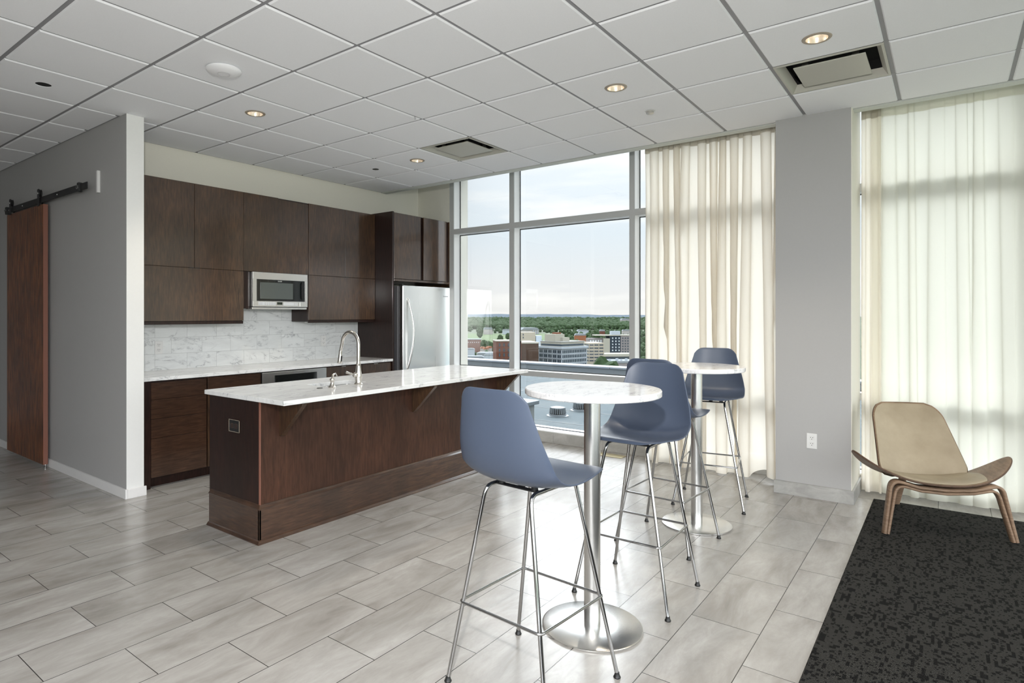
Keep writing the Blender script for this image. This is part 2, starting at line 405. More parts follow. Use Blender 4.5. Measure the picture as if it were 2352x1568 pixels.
# ------------------------------------------------------------------ floor and walls
b = MB(); b.box(-3.2, 6.35, -5.0, 10.2, -.12, 0); struct(b.build('floor', M['floor']))
b = MB(); b.box(2.255, 6.42, YK, YK+.15, 0, 3.4); struct(b.build('wall_kitchen', M['wall_cream']))
b = MB(); b.box(6.27, 6.42, 5.10, YK, 0, 3.4); struct(b.build('wall_return', M['wall_cream']))
b = MB(); b.box(2.125, 2.255, 5.145, 10.2, 0, H+.12, .003, 1); sw = struct(b.build('wall_partition', M['wall_grey']))
b = MB(); b.box(2.1235, 2.2565, 5.139, 5.146, 0.0, H-.001, .001, 1); struct(b.build('trim_1', M['wall_white']))
b = MB(); b.box(-3.35, -3.2, 1.2, 10.2, 0, H+.12); struct(b.build('wall_hallway', M['wall_grey']))
b = MB(); b.box(-3.35, 2.255, 10.05, 10.2, 0, H+.12); struct(b.build('wall_hallway_end', M['wall_grey']))
def basebd(name, m, x0, x1, y0, y1, h=.075):
    b = MB(); b.box(x0, x1, y0, y1, 0.0, h, .004, 2); return struct(b.build(name, m))
basebd('baseboard_partition', M['trim_white'], 2.108, 2.125, 5.122, 10.05)
basebd('baseboard_partition_end', M['trim_white'], 2.126, 2.270, 5.122, 5.139)
# column
b = MB(); b.box(5.49, XW+.02, .592, 1.125, 0, H+.3, .002, 1); struct(b.build('wall_column', M['wall_grey']))
b = MB(); b.box(5.492, XW+.02, .588, .592, 0.0, H+.29); struct(b.build('trim_2', M['wall_cream']))
b = MB(); b.box(5.472, 5.49, .572, 1.135, 0.0, .105, .003, 2); b.box(5.49, XW, .572, .588, 0.0, .105, .003, 2)
struct(b.build('baseboard_column', M['stone_grey']))
# window curb
b = MB()
for y in np.arange(-5.0, 5.1, .61): b.box(6.02, 6.05, y+.001, min(y+.609, 5.09), 0.0, .12, .002, 1)
struct(b.build('baseboard_window', M['stone']))
b = MB(); b.box(6.022, 6.15, -5.0, 5.09, .12, .132, .002, 1); b.box(6.05, 6.35, -5.0, 5.1, -.1, .12); struct(b.build('trim_3', M['alu_side']))

# ------------------------------------------------------------------ windows
MUL = [(5.022, 5.09), (4.088, 4.154), (2.576, 2.634), (1.066, 1.124), (-.444, -.386), (-1.954, -1.896), (-3.46, -3.40), (-5.0, -4.94)]
TR = [(2.492, 2.558), (.742, .802)]
ZT = 3.38
wn = 0
for k in range(len(MUL)-1):
    yt = MUL[k][0]; yb = MUL[k+1][1]; wn += 1
    w = bpy.data.objects.new('window_%d' % wn, None); COL.objects.link(w); w.location = (XW, (yt+yb)/2, .132); struct(w)
    b = MB()
    b.box(XW, XW+.012, MUL[k][0], MUL[k][1], .132, ZT)
    if k == len(MUL)-2: b.box(XW, XW+.012, MUL[k+1][0], MUL[k+1][1], .132, ZT)
    for z0, z1 in TR: b.box(XW, XW+.012, yb, yt, z0, z1)
    b.build('mullion_face', M['alu'], w)
    b = MB()
    b.box(XW+.012, XW+.125, MUL[k][0], MUL[k][1], .132, ZT)
    if k == len(MUL)-2: b.box(XW+.012, XW+.125, MUL[k+1][0], MUL[k+1][1], .132, ZT)
    for z0, z1 in TR: b.box(XW+.012, XW+.125, yb, yt, z0, z1)
    b.box(XW+.012, XW+.125, yb, yt, ZT-.05, ZT); b.build('mullion_reveal', M['alu_side'], w)
    b = MB(); zs = [.132, TR[1][0], TR[1][1], TR[0][0], TR[0][1], ZT-.05]
    gb = MB()
    for i in (0, 2, 4):
        z0, z1 = zs[i], zs[i+1]; t = .010
        for q in ((yb, yb+t, z0, z1), (yt-t, yt, z0, z1), (yb+t, yt-t, z0, z0+t), (yb+t, yt-t, z1-t, z1)):
            b.box(XW+.1255, XW+.133, *q)
        gb.box(XW+.133, XW+.139, yb, yt, z0, z1)
    b.build('gasket', M['gasket'], w); gb.build('glass_pane', M['glass'], w)
# ------------------------------------------------------------------ ceiling
XE = 5.655                                    # edge of the dropped ceiling by the windows
skip = {(4, 1), (4, -4)}
b = MB(); gr = MB(); gap = .0115
i0, i1, j0, j1 = -8, 6, -13, 12
def lim(v, lo, hi): return max(lo, min(hi, v))
hole_c = (CX0-.5*CS, CY0+3.5*CS)
ROUND = {(-1, 3): .048, (1, 2): .0585, (4, 2): .0585, (3, -2): .0585, (3, -4): .0585}
def tile(b, xa, xb, ya, yb_):
    z0 = H; c = .007
    lo = [(xa+c, ya+c, z0), (xb-c, ya+c, z0), (xb-c, yb_-c, z0), (xa+c, yb_-c, z0)]
    hi = [(xa, ya, z0+.008), (xb, ya, z0+.008), (xb, yb_, z0+.008), (xa, yb_, z0+.008)]
    hh = [(x, y, z0+.022) for x, y, z in hi]
    A = [b.bm.verts.new(v) for v in lo]; B = [b.bm.verts.new(v) for v in hi]; Cc = [b.bm.verts.new(v) for v in hh]
    b.bm.faces.new(A); b.bm.faces.new(Cc)
    for P_, Q_ in ((A, B), (B, Cc)):
        for k in range(4): b.bm.faces.new((P_[k], P_[(k+1) % 4], Q_[(k+1) % 4], Q_[k]))
def round_tile(b, xa, xb, ya, yb_, R):
    # tile with a round cut-out
    n = 64; cx, cy = (xa+xb)/2, (ya+yb_)/2; c = .007
    A = [math.atan2((yb_-cy)*sy_, (xb-cx)*sx_) for sx_, sy_ in ((1, 1), (-1, 1), (-1, -1), (1, -1))]
    angs = sorted(set([2*PI*k/n-PI for k in range(n)] + A))
    def sqr(a, ins):
        dx, dy = math.cos(a), math.sin(a); m_ = max(abs(dx)/((xb-xa)/2-ins), abs(dy)/((yb_-ya)/2-ins)); return cx+dx/m_, cy+dy/m_
    rings = [[b.bm.verts.new((cx+R*math.cos(a), cy+R*math.sin(a), H+.004)) for a in angs], [b.bm.verts.new((cx+R*math.cos(a), cy+R*math.sin(a), H)) for a in angs],
             [b.bm.verts.new((*sqr(a, c), H)) for a in angs], [b.bm.verts.new((*sqr(a, 0), H+.008)) for a in angs], [b.bm.verts.new((*sqr(a, 0), H+.022)) for a in angs]]
    m_ = len(angs)
    for P_, Q_ in zip(rings, rings[1:]):
        for k in range(m_): b.bm.faces.new((P_[k], P_[(k+1) % m_], Q_[(k+1) % m_], Q_[k]))
for i in range(i0, i1):
    for j in range(j0, j1):
        if (i, j) in skip: continue
        x0, x1 = CX0+i*CS, CX0+(i+1)*CS; y0, y1 = CY0+j*CS, CY0+(j+1)*CS
        if (i, j) in ROUND: round_tile(b, x0+gap, x1-gap, y0+gap, y1-gap, ROUND[(i, j)]); continue
        parts_ = []
        if y0 < 5.2: parts_.append((x0, x1, y0, y1))
        elif x1 <= 2.125: parts_.append((x0, x1, y0, y1))
        else:
            if x0 < 2.06: parts_.append((x0, 2.133, y0, y1))
            if y0 < YK-.05: parts_.append((max(x0, 2.247), x1, y0, min(y1, YK)))
        for xa, xb, ya, yb_ in parts_:
            if xb-xa > .06: tile(b, xa+gap, xb-gap, ya+gap, yb_-gap)
b.box(-3.2, 5.6, -5.0, 10.2, H+.16, H+.22)
ceil = struct(b.build('ceiling', M['tile_ceil']))
zg = H+.009
def cut(x0, x1, y0, y1):
    for (i, j) in skip:
        pass
for i in range(i0, i1+1):
    x = CX0+i*CS; gr.box(x-.0125, x+.0125, -5.0, YK if x > 2.2 else 10.0, zg, zg+.004)
for j in range(j0, j1+1):
    y = CY0+j*CS
    if y > YK: gr.box(-3.2, 2.12, y-.0125, y+.0125, zg+.0005, zg+.0045)
    else: gr.box(-3.2, 5.56, y-.0125, y+.0125, zg+.0005, zg+.0045)
gr.box(2.1, 5.56, YK-.022, YK-.001, zg-.006, zg)          # wall angle on the kitchen wall
gr.box(2.100, 2.124, 5.15, 10.0, zg-.008, zg-.003); gr.box(2.256, 2.276, 5.15, YK, zg-.008, zg-.003)
struct(gr.build('trim_4', M['grid']))
b = MB(); b.box(CX0+6*CS+.012, XE, -5.0, YK, H-.004, H+.012, .002, 1); b.box(XE-.02, XE, -5.0, YK, H+.012, H+.33)
b.box(XE, 6.42, -5.0, YK, H+.30, H+.34); struct(b.build('trim_5', M['drywall_edge']))
# black disc in place of the shade above the open hole
b = MB(); b.cyl((hole_c[0], hole_c[1], 0), .07, H+.0045, H+.010); o = b.build('trim_6', M['shade_gap']); struct(o)

# ------------------------------------------------------------------ ceiling fixtures
def downlight(x, y, label, power):
    t = thing('recessed_downlight', label, 'ceiling light', (x, y, H), 0, 'round recessed downlights in the ceiling tiles')
    b = MB(); b.lathe((x, y, H), [(.058, -.0005), (.060, -.006), (.074, -.005), (.078, -.0005)], 48, cap=False); b.build('trim_ring', M['lamp_trim'], t, sm=40)
    b = MB(); b.lathe((x, y, H), [(.058, -.004), (.050, .035), (.036, .055)], 40, cap=False); b.build('reflector', M['reflector'], t, sm=60)
    b = MB(); b.lathe((x, y, H), [(0, .030), (.022, .034), (.040, .054), (.0, .056)], 32, cap=False); b.build('bulb', M['bulb'], t, sm=60)
    l = bpy.data.lights.new('lamp', 'SPOT'); lo = bpy.data.objects.new('lamp', l); COL.objects.link(lo); lo.parent = t; lo.location = (0, 0, -.012)
    l.energy = power; l.spot_size = math.radians(110); l.spot_blend = .6; l.shadow_soft_size = .04; l.color = (1, .88, .72)
    return t
cell = lambda i, j: (CX0+(i+.5)*CS, CY0+(j+.5)*CS)
downlight(*cell(1, 2), 'round recessed downlight above the left end of the kitchen, nearest the partition wall', 26)
downlight(*cell(4, 2), 'small round recessed downlight beside the square ceiling vent near the kitchen corner', 26)
downlight(*cell(3, -2), 'round recessed downlight between the two pedestal tables and the curtain', 26)
downlight(*cell(3, -4), 'largest looking recessed downlight, next to the ceiling vent above the lounge chair side', 26)
x, y = cell(0, 1)
t = thing('wireless_access_point', 'white round saucer shaped wireless access point on a ceiling tile', 'access point', (x, y, H))
b = MB(); b.lathe((x, y, H), [(.098, 0), (.108, -.006), (.109, -.013), (.100, -.022), (.075, -.031), (.046, -.0355)], 64, cap=False); b.lathe((x, y, H), [(.046, -.0355), (0, -.0362)], 48, cap=False); b.build('housing', mat('glossy_white_plastic', (.88, .88, .90), .25), t, sm=50)
b = MB(); b.lathe((x, y, H), [(.0385, -.0355), (.0385, -.0375), (.0355, -.0378), (.0355, -.0362)], 48, cap=False); b.build('status_ring', M['plastic_g'], t, sm=40)
x, y = cell(4, 3)
b = MB(); b.lathe((x, y, H), [(.034, 0), (.036, -.002), (.03, -.004), (0, -.004)], 32, cap=False)
tag(b.build('sprinkler_cover', mat('dark_bronze', (.05, .05, .045), .4), loc=(x, y, H), sm=40), 'small dark grey flat sprinkler cover on the ceiling tile left of the small downlight', 'sprinkler')
x, y = cell(4, -2)
t = thing('fire_sprinkler', 'small metal fire sprinkler cup on the ceiling tile near the curtain top', 'sprinkler', (x, y, H))
b = MB(); b.lathe((x, y, H), [(.036, 0), (.040, -.003), (.036, -.005), (.030, -.0055)], 32, cap=False); b.build('escutcheon', M['plastic_w'], t, sm=40)
b = MB(); b.lathe((x, y, H), [(.030, -.004), (.030, -.020), (.025, -.024), (0, -.024)], 32, cap=False); b.build('cup', M['alloy_sat'], t, sm=40)
b = MB(); b.tube(arc_path([(3.60, 3.404, H+.009), (3.59, 3.404, H-.006), (3.60, 3.404, H-.024), (3.61, 3.404, H-.006), (3.60, 3.404, H+.007)], .006), .0013, 6)
tag(b.build('ceiling_hook', M['chrome'], loc=(3.6, 3.404, H)), 'tiny wire hook hanging from the ceiling grid between tiles', 'hook')

def ceil_vent(i, j, label):
    x0, y0 = CX0+i*CS, CY0+j*CS; x1, y1 = x0+CS, y0+CS; cx, cy = (x0+x1)/2, (y0+y1)/2
    t = thing('ceiling_vent', label, 'air vent', (cx, cy, H), 0, 'square ceiling air diffusers')
    def ring(b, r0, z0, r1, z1):
        a = [b.bm.verts.new((cx+sx_*r0, cy+sy_*r0, z0)) for sx_, sy_ in ((-1, -1), (1, -1), (1, 1), (-1, 1))]
        c = [b.bm.verts.new((cx+sx_*r1, cy+sy_*r1, z1)) for sx_, sy_ in ((-1, -1), (1, -1), (1, 1), (-1, 1))]
        for k in range(4): b.bm.faces.new((a[k], a[(k+1) % 4], c[(k+1) % 4], c[k]))
    b = MB(); R = CS/2-.0125
    ring(b, R, H+.001, R-.014, H+.001); ring(b, R-.014, H+.001, R-.045, H+.05); ring(b, R, H+.001, R, H+.05)
    b.build('frame', M['vent'], t)
    b = MB(); ring(b, R-.045, H+.05, R-.02, H+.12); b.build('duct_collar', M['shade_gap'], t)
    b = MB(); b.box(cx-R+.01, cx+R-.01, cy-R+.01, cy+R-.01, H+.12, H+.124); b.build('duct_opening', M['shade_gap'], t)
    b = MB(); b.box(cx-.20, cx+.20, cy-.20, cy+.20, H+.004, H+.012, .004, 2); b.build('face_plate', M['vent'], t)
    for sx_, sy_ in ((-1, -1), (1, 1), (-1, 1), (1, -1)):
        b = MB(); b.box(cx+sx_*.14-.006, cx+sx_*.14+.006, cy+sy_*.14-.02, cy+sy_*.14+.02, H+.012, H+.12)
        b.build('bracket', M['alloy_sat'], t)
ceil_vent(4, 1, 'square ceiling air vent with a raised plate near the kitchen corner by the window')
ceil_vent(4, -4, 'square ceiling air vent with a raised plate above the column and right curtain')

# ------------------------------------------------------------------ sliding door
XD = 2.125
t = thing('sliding_barn_door', 'dark brown wooden sliding barn door hanging on the grey partition wall', 'door', (2.08, 7.30, 0))
b = MB(); b.box(2.058, 2.098, 6.785, 7.86, .032, 2.512, .002, 1); b.build('panel', M['door_wood'], t)
b = MB(); b.box(2.0595, 2.0975, 6.7835, 6.7855, .034, 2.51); b.build('panel_edge', M['door_edge'], t)
def hanger(y):
    b = MB(); b.box(2.050, 2.056, y-.022, y+.022, 2.50, 2.665, .002, 1); b.box(2.050, 2.092, y-.022, y+.022, 2.512, 2.517)
    b.box(2.086, 2.092, y-.022, y+.022, 2.512, 2.60)
    h = b.build('hanger_strap', M['black'], t)
    b = MB(); b.lathe((2.060, y, 2.625), [(0, 0), (.034, 0), (.038, .002), (.031, .008), (.038, .016), (.034, .018), (0, .018)], 32, axis='x', cap=False); b.build('wheel', M['black'], h, sm=35)
    b = MB(); b.lathe((2.046, y, 2.625), [(0, 0), (.008, 0), (.010, .003), (.010, .034), (0, .034)], 16, axis='x', cap=False); b.build('axle_bolt', M['chrome'], h, sm=35)
for y in (6.90, 7.74): hanger(y)
b = MB(); b.lathe((2.078, 6.79, .004), [(0, 0), (.013, 0), (.014, .012), (.006, .02), (.005, .03), (0, .03)], 16); b.build('floor_guide', M['chrome'], t, sm=35)
t = thing('door_track', 'black steel barn door track bolted high on the grey partition wall', 'door track', (2.08, 6.85, 2.56))
b = MB(); b.box(2.066, 2.073, 5.765, 7.93, 2.530, 2.588, .001, 1); b.build('rail', M['black'], t)
for y in (5.99, 6.45, 6.95, 7.40, 7.82):
    b = MB(); b.lathe((2.062, y, 2.560), [(0, 0), (.006, 0), (.008, .003), (.008, .060), (0, .060)], 12, axis='x'); b.build('bolt', M['chrome'], t, sm=35)
for y in (5.93, 7.89):
    b = MB(); b.box(2.052, 2.086, y-.018, y+.018, 2.522, 2.60, .003, 1); st = b.build('end_stop', M['black'], t)
    b = MB(); b.lathe((2.046, y, 2.56), [(.010, 0), (.020, 0), (.020, .007), (.010, .007), (.010, 0)], 24, axis='x', cap=False); b.build('stop_ring', M['chrome'], st, sm=35)
b = MB(); b.box(2.100, 2.124, 5.642, 5.668, 2.487, 2.672, .002, 1)
tag(b.build('wall_sign_plate', M['plastic_w'], loc=(2.112, 5.655, 2.487)), 'thin white plate mounted upright on the partition wall beside the door track end', 'wall plate')

# ------------------------------------------------------------------ kitchen: uppers
YU = 5.544
GAPD = .0016
def door_box(b, x0, x1, y, z0, z1, th=.020): b.box(x0+GAPD, x1-GAPD, y, y+th, z0+GAPD, z1-GAPD, .0012, 1)
ZU0, ZU1, ZU2 = 1.40, 1.895, 2.683
def pulls(par, xs, z):
    for x in xs:
        b = MB(); b.box(x-.022, x+.022, YU-.004, YU+.0, z-.003, z+.003, .001, 1); b.build('pull_tab', M['black'], par)
t = thing('wall_cabinet', 'dark espresso wall cabinet with two tall doors above one wide door, left of the microwave', 'cabinet', ((2.262+3.39)/2, 5.7, ZU0), 0, 'espresso wall cabinets along the kitchen wall')
b = MB(); b.box(2.262, 3.388, YU+.022, YK-.012, ZU0-.018, ZU2, .001, 1); b.build('carcass', M['wood_dark'], t)
for a, c in ((2.262, 2.887), (2.887, 3.39)):
    b = MB(); door_box(b, a, c, YU, ZU1, ZU2); b.build('door', M['wood'], t)
b = MB(); door_box(b, 2.262, 3.39, YU, ZU0, ZU1); b.build('lift_up_door', M['wood'], t)
b = MB(); b.box(2.262, 3.388, YU+.006, YU+.022, ZU0-.03, ZU0-.002, .001, 1); b.build('light_rail', M['wood_dark'], t)
pulls(t, (2.86, 2.915), ZU1)
b = MB(); b.box(2.30, 3.0, YU+.03, YU+.11, ZU0-.030, ZU0-.019, .003, 1); b.build('under_cabinet_lamp', M['plastic_w'], t)
t = thing('wall_cabinet', 'short dark wall cabinet with two unequal doors directly above the microwave', 'cabinet', (3.78, 5.7, ZU1), 0, 'espresso wall cabinets along the kitchen wall')
b = MB(); b.box(3.392, 4.170, YU+.022, YK-.012, ZU1+.002, ZU2, .001, 1); b.build('carcass', M['wood_dark'], t)
b = MB(); door_box(b, 3.39, 3.791, YU, ZU1, ZU2); b.build('door', M['wood'], t)
b = MB(); b.box(3.791+GAPD, 4.172-GAPD, YU+.006, YU+.026, ZU1+GAPD, ZU2-.014, .0012, 1); b.build('door', M['wood'], t)
t = thing('wall_cabinet', 'dark espresso wall cabinet right of the microwave, joined to the tall side panel', 'cabinet', ((4.172+5.155)/2, 5.7, ZU0), 0, 'espresso wall cabinets along the kitchen wall')
b = MB(); b.box(4.174, 5.152, YU+.022, YK-.012, ZU0-.018, ZU2, .001, 1); b.build('carcass', M['wood_dark'], t)
for a, c in ((4.172, 4.686), (4.686, 5.154)):
    b = MB(); door_box(b, a, c, YU, ZU1, ZU2); b.build('door', M['wood'], t)
b = MB(); door_box(b, 4.172, 5.154, YU, ZU0, ZU1); b.build('lift_up_door', M['wood'], t)
b = MB(); b.box(4.174, 5.152, YU+.006, YU+.022, ZU0-.03, ZU0-.002, .001, 1); b.build('light_rail', M['wood_dark'], t)
pulls(t, (4.66, 4.715), ZU1)
b = MB(); b.box(4.20, 4.95, YU+.03, YU+.11, ZU0-.030, ZU0-.019, .003, 1); b.build('under_cabinet_lamp', M['plastic_w'], t)
# microwave
t = thing('microwave_oven', 'stainless steel microwave with black window hung under the wall cabinets', 'microwave', (3.80, 5.6, 1.50))
x0, x1, z0, z1 = 3.470, 4.135, 1.515, 1.893
YM = YU-.030
b = MB(); b.box(x0-.004, x1+.004, YM+.035, YK-.013, z0+.02, z1-.002, .004, 1); b.build('casing', M['black'], t)
b = MB()
b.box(x0, x1, YM, YM+.034, 1.820, z1, .004, 2); b.box(x0, x1, YM, YM+.034, z0+.025, 1.600, .004, 2)
b.box(x0, 3.515, YM+.001, YM+.034, 1.598, 1.822); b.box(4.105, x1, YM+.001, YM+.034, 1.598, 1.822); b.build('door_frame', M['steel'], t)
b = MB(); b.box(3.515, 4.105, YM+.006, YM+.03, 1.600, 1.820); gw = b.build('door_glass', M['glassblk'], t)
b = MB(); b.box(3.558, 3.985-.035, YM+.003, YM+.006, 1.622, 1.790, .001, 1); b.build('viewing_screen', M['mw_glass'], gw)
b = MB(); b.tube(arc_path([(4.065, YM+.005, 1.625), (4.060, YM-.010, 1.64), (4.060, YM-.010, 1.79), (4.065, YM+.005, 1.805)], .01), .007, 8); b.build('door_handle', M['black'], gw, sm=60)
cps = []
for a, c in ((3.535, 3.735), (3.83, 4.005)):
    b = MB(); b.box(a, c, YM-.002, YM+.002, 1.555, 1.590, .001, 1); cps.append(b.build('button_panel', M['panel_w'], t))
def mbtn(x0, x1, z0, z1, par):
    b = MB(); b.box(x0, x1, YM-.0035, YM-.002, z0, z1); b.build('button', M['plastic_g'], par)
for k in range(5):
    for q in range(2): mbtn(3.604+k*.026, 3.620+k*.026, 1.560+q*.015, 1.568+q*.015, cps[0])
for q in range(3):
    for k in range(2): mbtn(3.542+k*.022, 3.556+k*.022, 1.559+q*.010, 1.564+q*.010, cps[0]); mbtn(3.957+k*.022, 3.971+k*.022, 1.559+q*.010, 1.564+q*.010, cps[1])
b = MB(); b.box(3.752, 3.815, YM-.003, YM+.002, 1.563, 1.590, .001, 1); b.build('clock_display', M['display'], t)
b = MB(); b.box(4.035, 4.130, YM-.004, YM+.002, 1.545, 1.592, .003, 2); b.build('door_release_button', M['steel'], t)
b = MB(); b.box(x0-.004, x1-.01, YM+.004, YM+.12, z0, z0+.020, .004, 2); b.build('bottom_grille', M['steel'], t)
def text(s, size, loc, rot, m, par, name='lettering', ext=.0006, align='CENTER'):
    c = bpy.data.curves.new(name, 'FONT'); c.body = s; c.size = size; c.extrude = ext; c.align_x = align; c.align_y = 'CENTER'
    tmp = bpy.data.objects.new(name, c); COL.objects.link(tmp); bpy.context.view_layer.update()
    me = bpy.data.meshes.new_from_object(tmp.evaluated_get(bpy.context.evaluated_depsgraph_get())); bpy.data.objects.remove(tmp)
    me.materials.clear(); me.materials.append(m); o = bpy.data.objects.new(name, me); COL.objects.link(o)
    o.parent = par; p = Vector(par.location)
    if par.parent: p += Vector(par.parent.location)
    o.location = Vector(loc)-p; o.rotation_euler = rot; return o
text('SHARP', .017, (3.79, YM+.0045, 1.806), (PI/2, 0, 0), M['plastic_w'], t)
# filler beside microwave
b = MB(); b.box(3.392, 3.462, YU+.012, YU+.030, 1.42+.10, 1.893)
tag(b.build('cabinet_filler', M['wood_dark'], loc=(3.43, YU+.02, 1.52)), 'dark wood filler strip at the left side of the microwave', 'panel')
b = MB(); b.box(4.140, 4.170, YU+.012, YU+.030, 1.52, 1.893)
tag(b.build('cabinet_filler', M['wood_dark'], loc=(4.155, YU+.02, 1.52)), 'thin dark wood filler strip at the right side of the microwave', 'panel')

# tall panel + fridge cabinet
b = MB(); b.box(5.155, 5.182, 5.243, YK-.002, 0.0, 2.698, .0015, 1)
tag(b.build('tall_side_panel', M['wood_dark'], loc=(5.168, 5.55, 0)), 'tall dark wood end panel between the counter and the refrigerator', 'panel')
t = thing('refrigerator_cabinet', 'dark wood cabinet with two doors directly above the refrigerator', 'cabinet', (5.70, 5.55, 1.86))
b = MB(); b.box(5.183, 6.20, 5.268, YK-.002, 1.862, 2.690, .001, 1); b.build('carcass', M['wood_dark'], t)
b = MB(); b.box(5.186, 5.650, 5.245, 5.265, 1.895, 2.688, .0012, 1); b.build('door', M['wood'], t)
b = MB(); b.box(5.702, 6.140, 5.240, 5.260, 1.895, 2.688, .0012, 1); b.build('door', M['wood'], t)
b = MB(); b.box(5.186, 6.20, 5.245, 5.268, 1.866, 1.888, .001, 1); b.build('bottom_rail', M['wood'], t)
b = MB(); b.box(6.20, 6.222, 5.243, YK-.002, 0, 2.690, .001, 1); b.build('side_panel', M['wood'], t)
# fridge
t = thing('refrigerator', 'large stainless steel refrigerator with long curved handle in the kitchen corner', 'refrigerator', (5.76, 5.5, 0))
b = MB(); b.box(5.245, 6.185, 5.250, YK-.02, .02, 1.805, .006, 2); b.build('body', mat('fridge_side_grey', (.12, .12, .13), .4), t)
YF = 5.175
b = MB(); b.box(5.262, 6.190, YF, 5.242, .66, 1.812, .012, 3); dr = b.build('door', M['steel_fr'], t, sm=40)
hp = [(5.345, YF+.004, 1.655)]+[(5.345+.042*math.sin(PI*k/16), YF-.010-.052*math.sin(PI*k/16), 1.64-.82*k/16) for k in range(17)]+[(5.345, YF+.004, .805)]
b = MB(); b.tube(hp, .013, 12); b.build('door_handle', M['steel'], dr, sm=60)
b = MB(); b.box(5.262, 6.190, YF, 5.242, .06, .648, .012, 3); fd = b.build('freezer_drawer', M['steel_fr'], t, sm=40)
b = MB(); b.tube(arc_path([(5.42, YF+.002, .56), (5.44, YF-.05, .56), (6.02, YF-.05, .56), (6.04, YF+.002, .56)], .03), .012, 12); b.build('drawer_handle', M['steel'], fd, sm=60)
b = MB(); b.box(6.005, 6.012, YF-.0022, YF+.001, 1.688, 1.706)
for k in range(7): b.box(6.018+k*.0125, 6.027+k*.0125, YF-.0016, YF+.001, 1.691, 1.703)
b.build('brand_badge', M['plastic_g'], dr)
for a, c in ((5.262, 5.29), (6.15, 6.19)):
    b = MB(); b.box(a, c, YF+.01, 5.25, 1.813, 1.83, .003, 1); b.build('hinge_cover', M['black'], t)

# ------------------------------------------------------------------ kitchen: base
ZC = .935; YB = 5.262
t = thing('drawer_base_cabinet', 'dark wood base cabinet with a stack of four drawers beside the partition wall', 'cabinet', (2.57, 5.5, 0))
b = MB(); b.box(2.262, 2.885, YB+.024, YK-.012, .09, ZC-.032, .001, 1); b.box(2.262, 2.885, YB+.075, YK-.012, 0, .09); b.build('carcass', M['wood_dark'], t)
b = MB(); b.box(2.262, 2.366, YB+.004, YB+.024, .0, ZC-.034, .001, 1); b.build('filler_panel', M['wood_dark'], t)
for z0, z1 in ((.09, .418), (.418, .582), (.582, .744), (.744, .888)):
    b = MB(); door_box(b, 2.366, 2.852, YB, z0, z1); b.build('drawer', M['wood_h'], t)
t = thing('base_cabinet', 'dark wood base cabinet with top rail between the drawer stack and the oven', 'cabinet', (3.14, 5.5, 0))
b = MB(); b.box(2.887, 3.398, YB+.024, YK-.012, .09, ZC-.032, .001, 1); b.box(2.887, 3.398, YB+.075, YK-.012, 0, .09); b.build('carcass', M['wood_dark'], t)
b = MB(); door_box(b, 2.862, 3.40, YB, .765, .895); b.build('drawer', M['wood_h'], t)
for a, c in ((2.862, 3.13), (3.13, 3.40)):
    b = MB(); door_box(b, a, c, YB, .09, .762); b.build('door', M['wood'], t)
t = thing('wall_oven', 'stainless steel built-in oven with black control panel under the kitchen counter', 'oven', (3.80, 5.5, .1))
b = MB(); b.box(3.404, 4.184, YB+.02, YK-.05, .10, .90, .003, 1); b.build('body', M['black'], t)
b = MB(); b.box(3.408, 4.18, YB-.012, YB+.02, .745, .893, .004, 2); fr = b.build('control_fascia', M['steel'], t)
b = MB(); b.box(3.545, 4.055, YB-.016, YB-.011, .760, .860, .002, 1); kp = b.build('control_panel', M['glassblk'], fr)
def kmark(x0, x1, z0, z1):
    b = MB(); b.box(x0, x1, YB-.0175, YB-.0155, z0, z1); b.build('key_mark', M['plastic_w'], kp)
for x in (3.965, 3.985, 4.005):
    for z in (.79, .81, .83): kmark(x-.004, x+.004, z-.003, z+.003)
for z in (.80, .83): kmark(3.60, 3.612, z-.003, z+.003); kmark(3.935, 3.945, z-.005, z+.005)
kmark(4.025, 4.04, .825, .845)
b = MB(); b.box(3.71, 3.86, YB-.0175, YB-.0155, .80, .835); b.build('clock_display', mat('blue_black_display', (.015, .015, .05), .1), kp)
b = MB(); b.box(3.408, 4.18, YB-.012, YB+.02, .12, .738, .004, 2); od = b.build('door', M['steel'], t)
b = MB(); b.box(3.50, 4.09, YB-.015, YB-.011, .22, .60, .002, 1); b.build('door_window', M['glassblk'], od)
b = MB(); b.tube(arc_path([(3.47, YB-.01, .685), (3.47, YB-.055, .685), (4.12, YB-.055, .685), (4.12, YB-.01, .685)], .02), .011, 10); b.build('door_handle', M['steel'], od, sm=60)
t = thing('base_cabinet', 'dark wood base cabinet with two drawer fronts between the oven and the refrigerator panel', 'cabinet', (4.67, 5.5, 0))
b = MB(); b.box(4.188, 5.152, YB+.024, YK-.012, .09, ZC-.032, .001, 1); b.box(4.188, 5.152, YB+.075, YK-.012, 0, .09); b.build('carcass', M['wood_dark'], t)
for a, c in ((4.19, 4.70), (4.70, 5.150)):
    b = MB(); door_box(b, a, c, YB, .745, .893); d_ = b.build('drawer', M['wood'], t)
    b = MB(); xm = (a+c)/2-.02; b.box(xm-.03, xm+.03, YB-.004, YB, .887, .893, .001, 1); b.build('pull_tab', M['alloy_sat'], d_)
    b = MB(); door_box(b, a, c, YB, .09, .742); b.build('door', M['wood'], t)
b = MB(); b.box(2.257, 5.1545, 5.232, YK-.0005, ZC-.03, ZC, .003, 2)
tag(b.build('kitchen_countertop', M['marble'], loc=(3.7, 5.55, ZC-.03)), 'long white marble countertop along the kitchen wall, set on the base cabinets', 'countertop')
b = MB(); b.box(2.257, 5.1545, YK-.0105, YK-.0006, ZC+.0005, 1.62)
tag(b.build('tile_backsplash', M['splash']), 'white marble subway tile backsplash above the kitchen wall counter', 'backsplash')

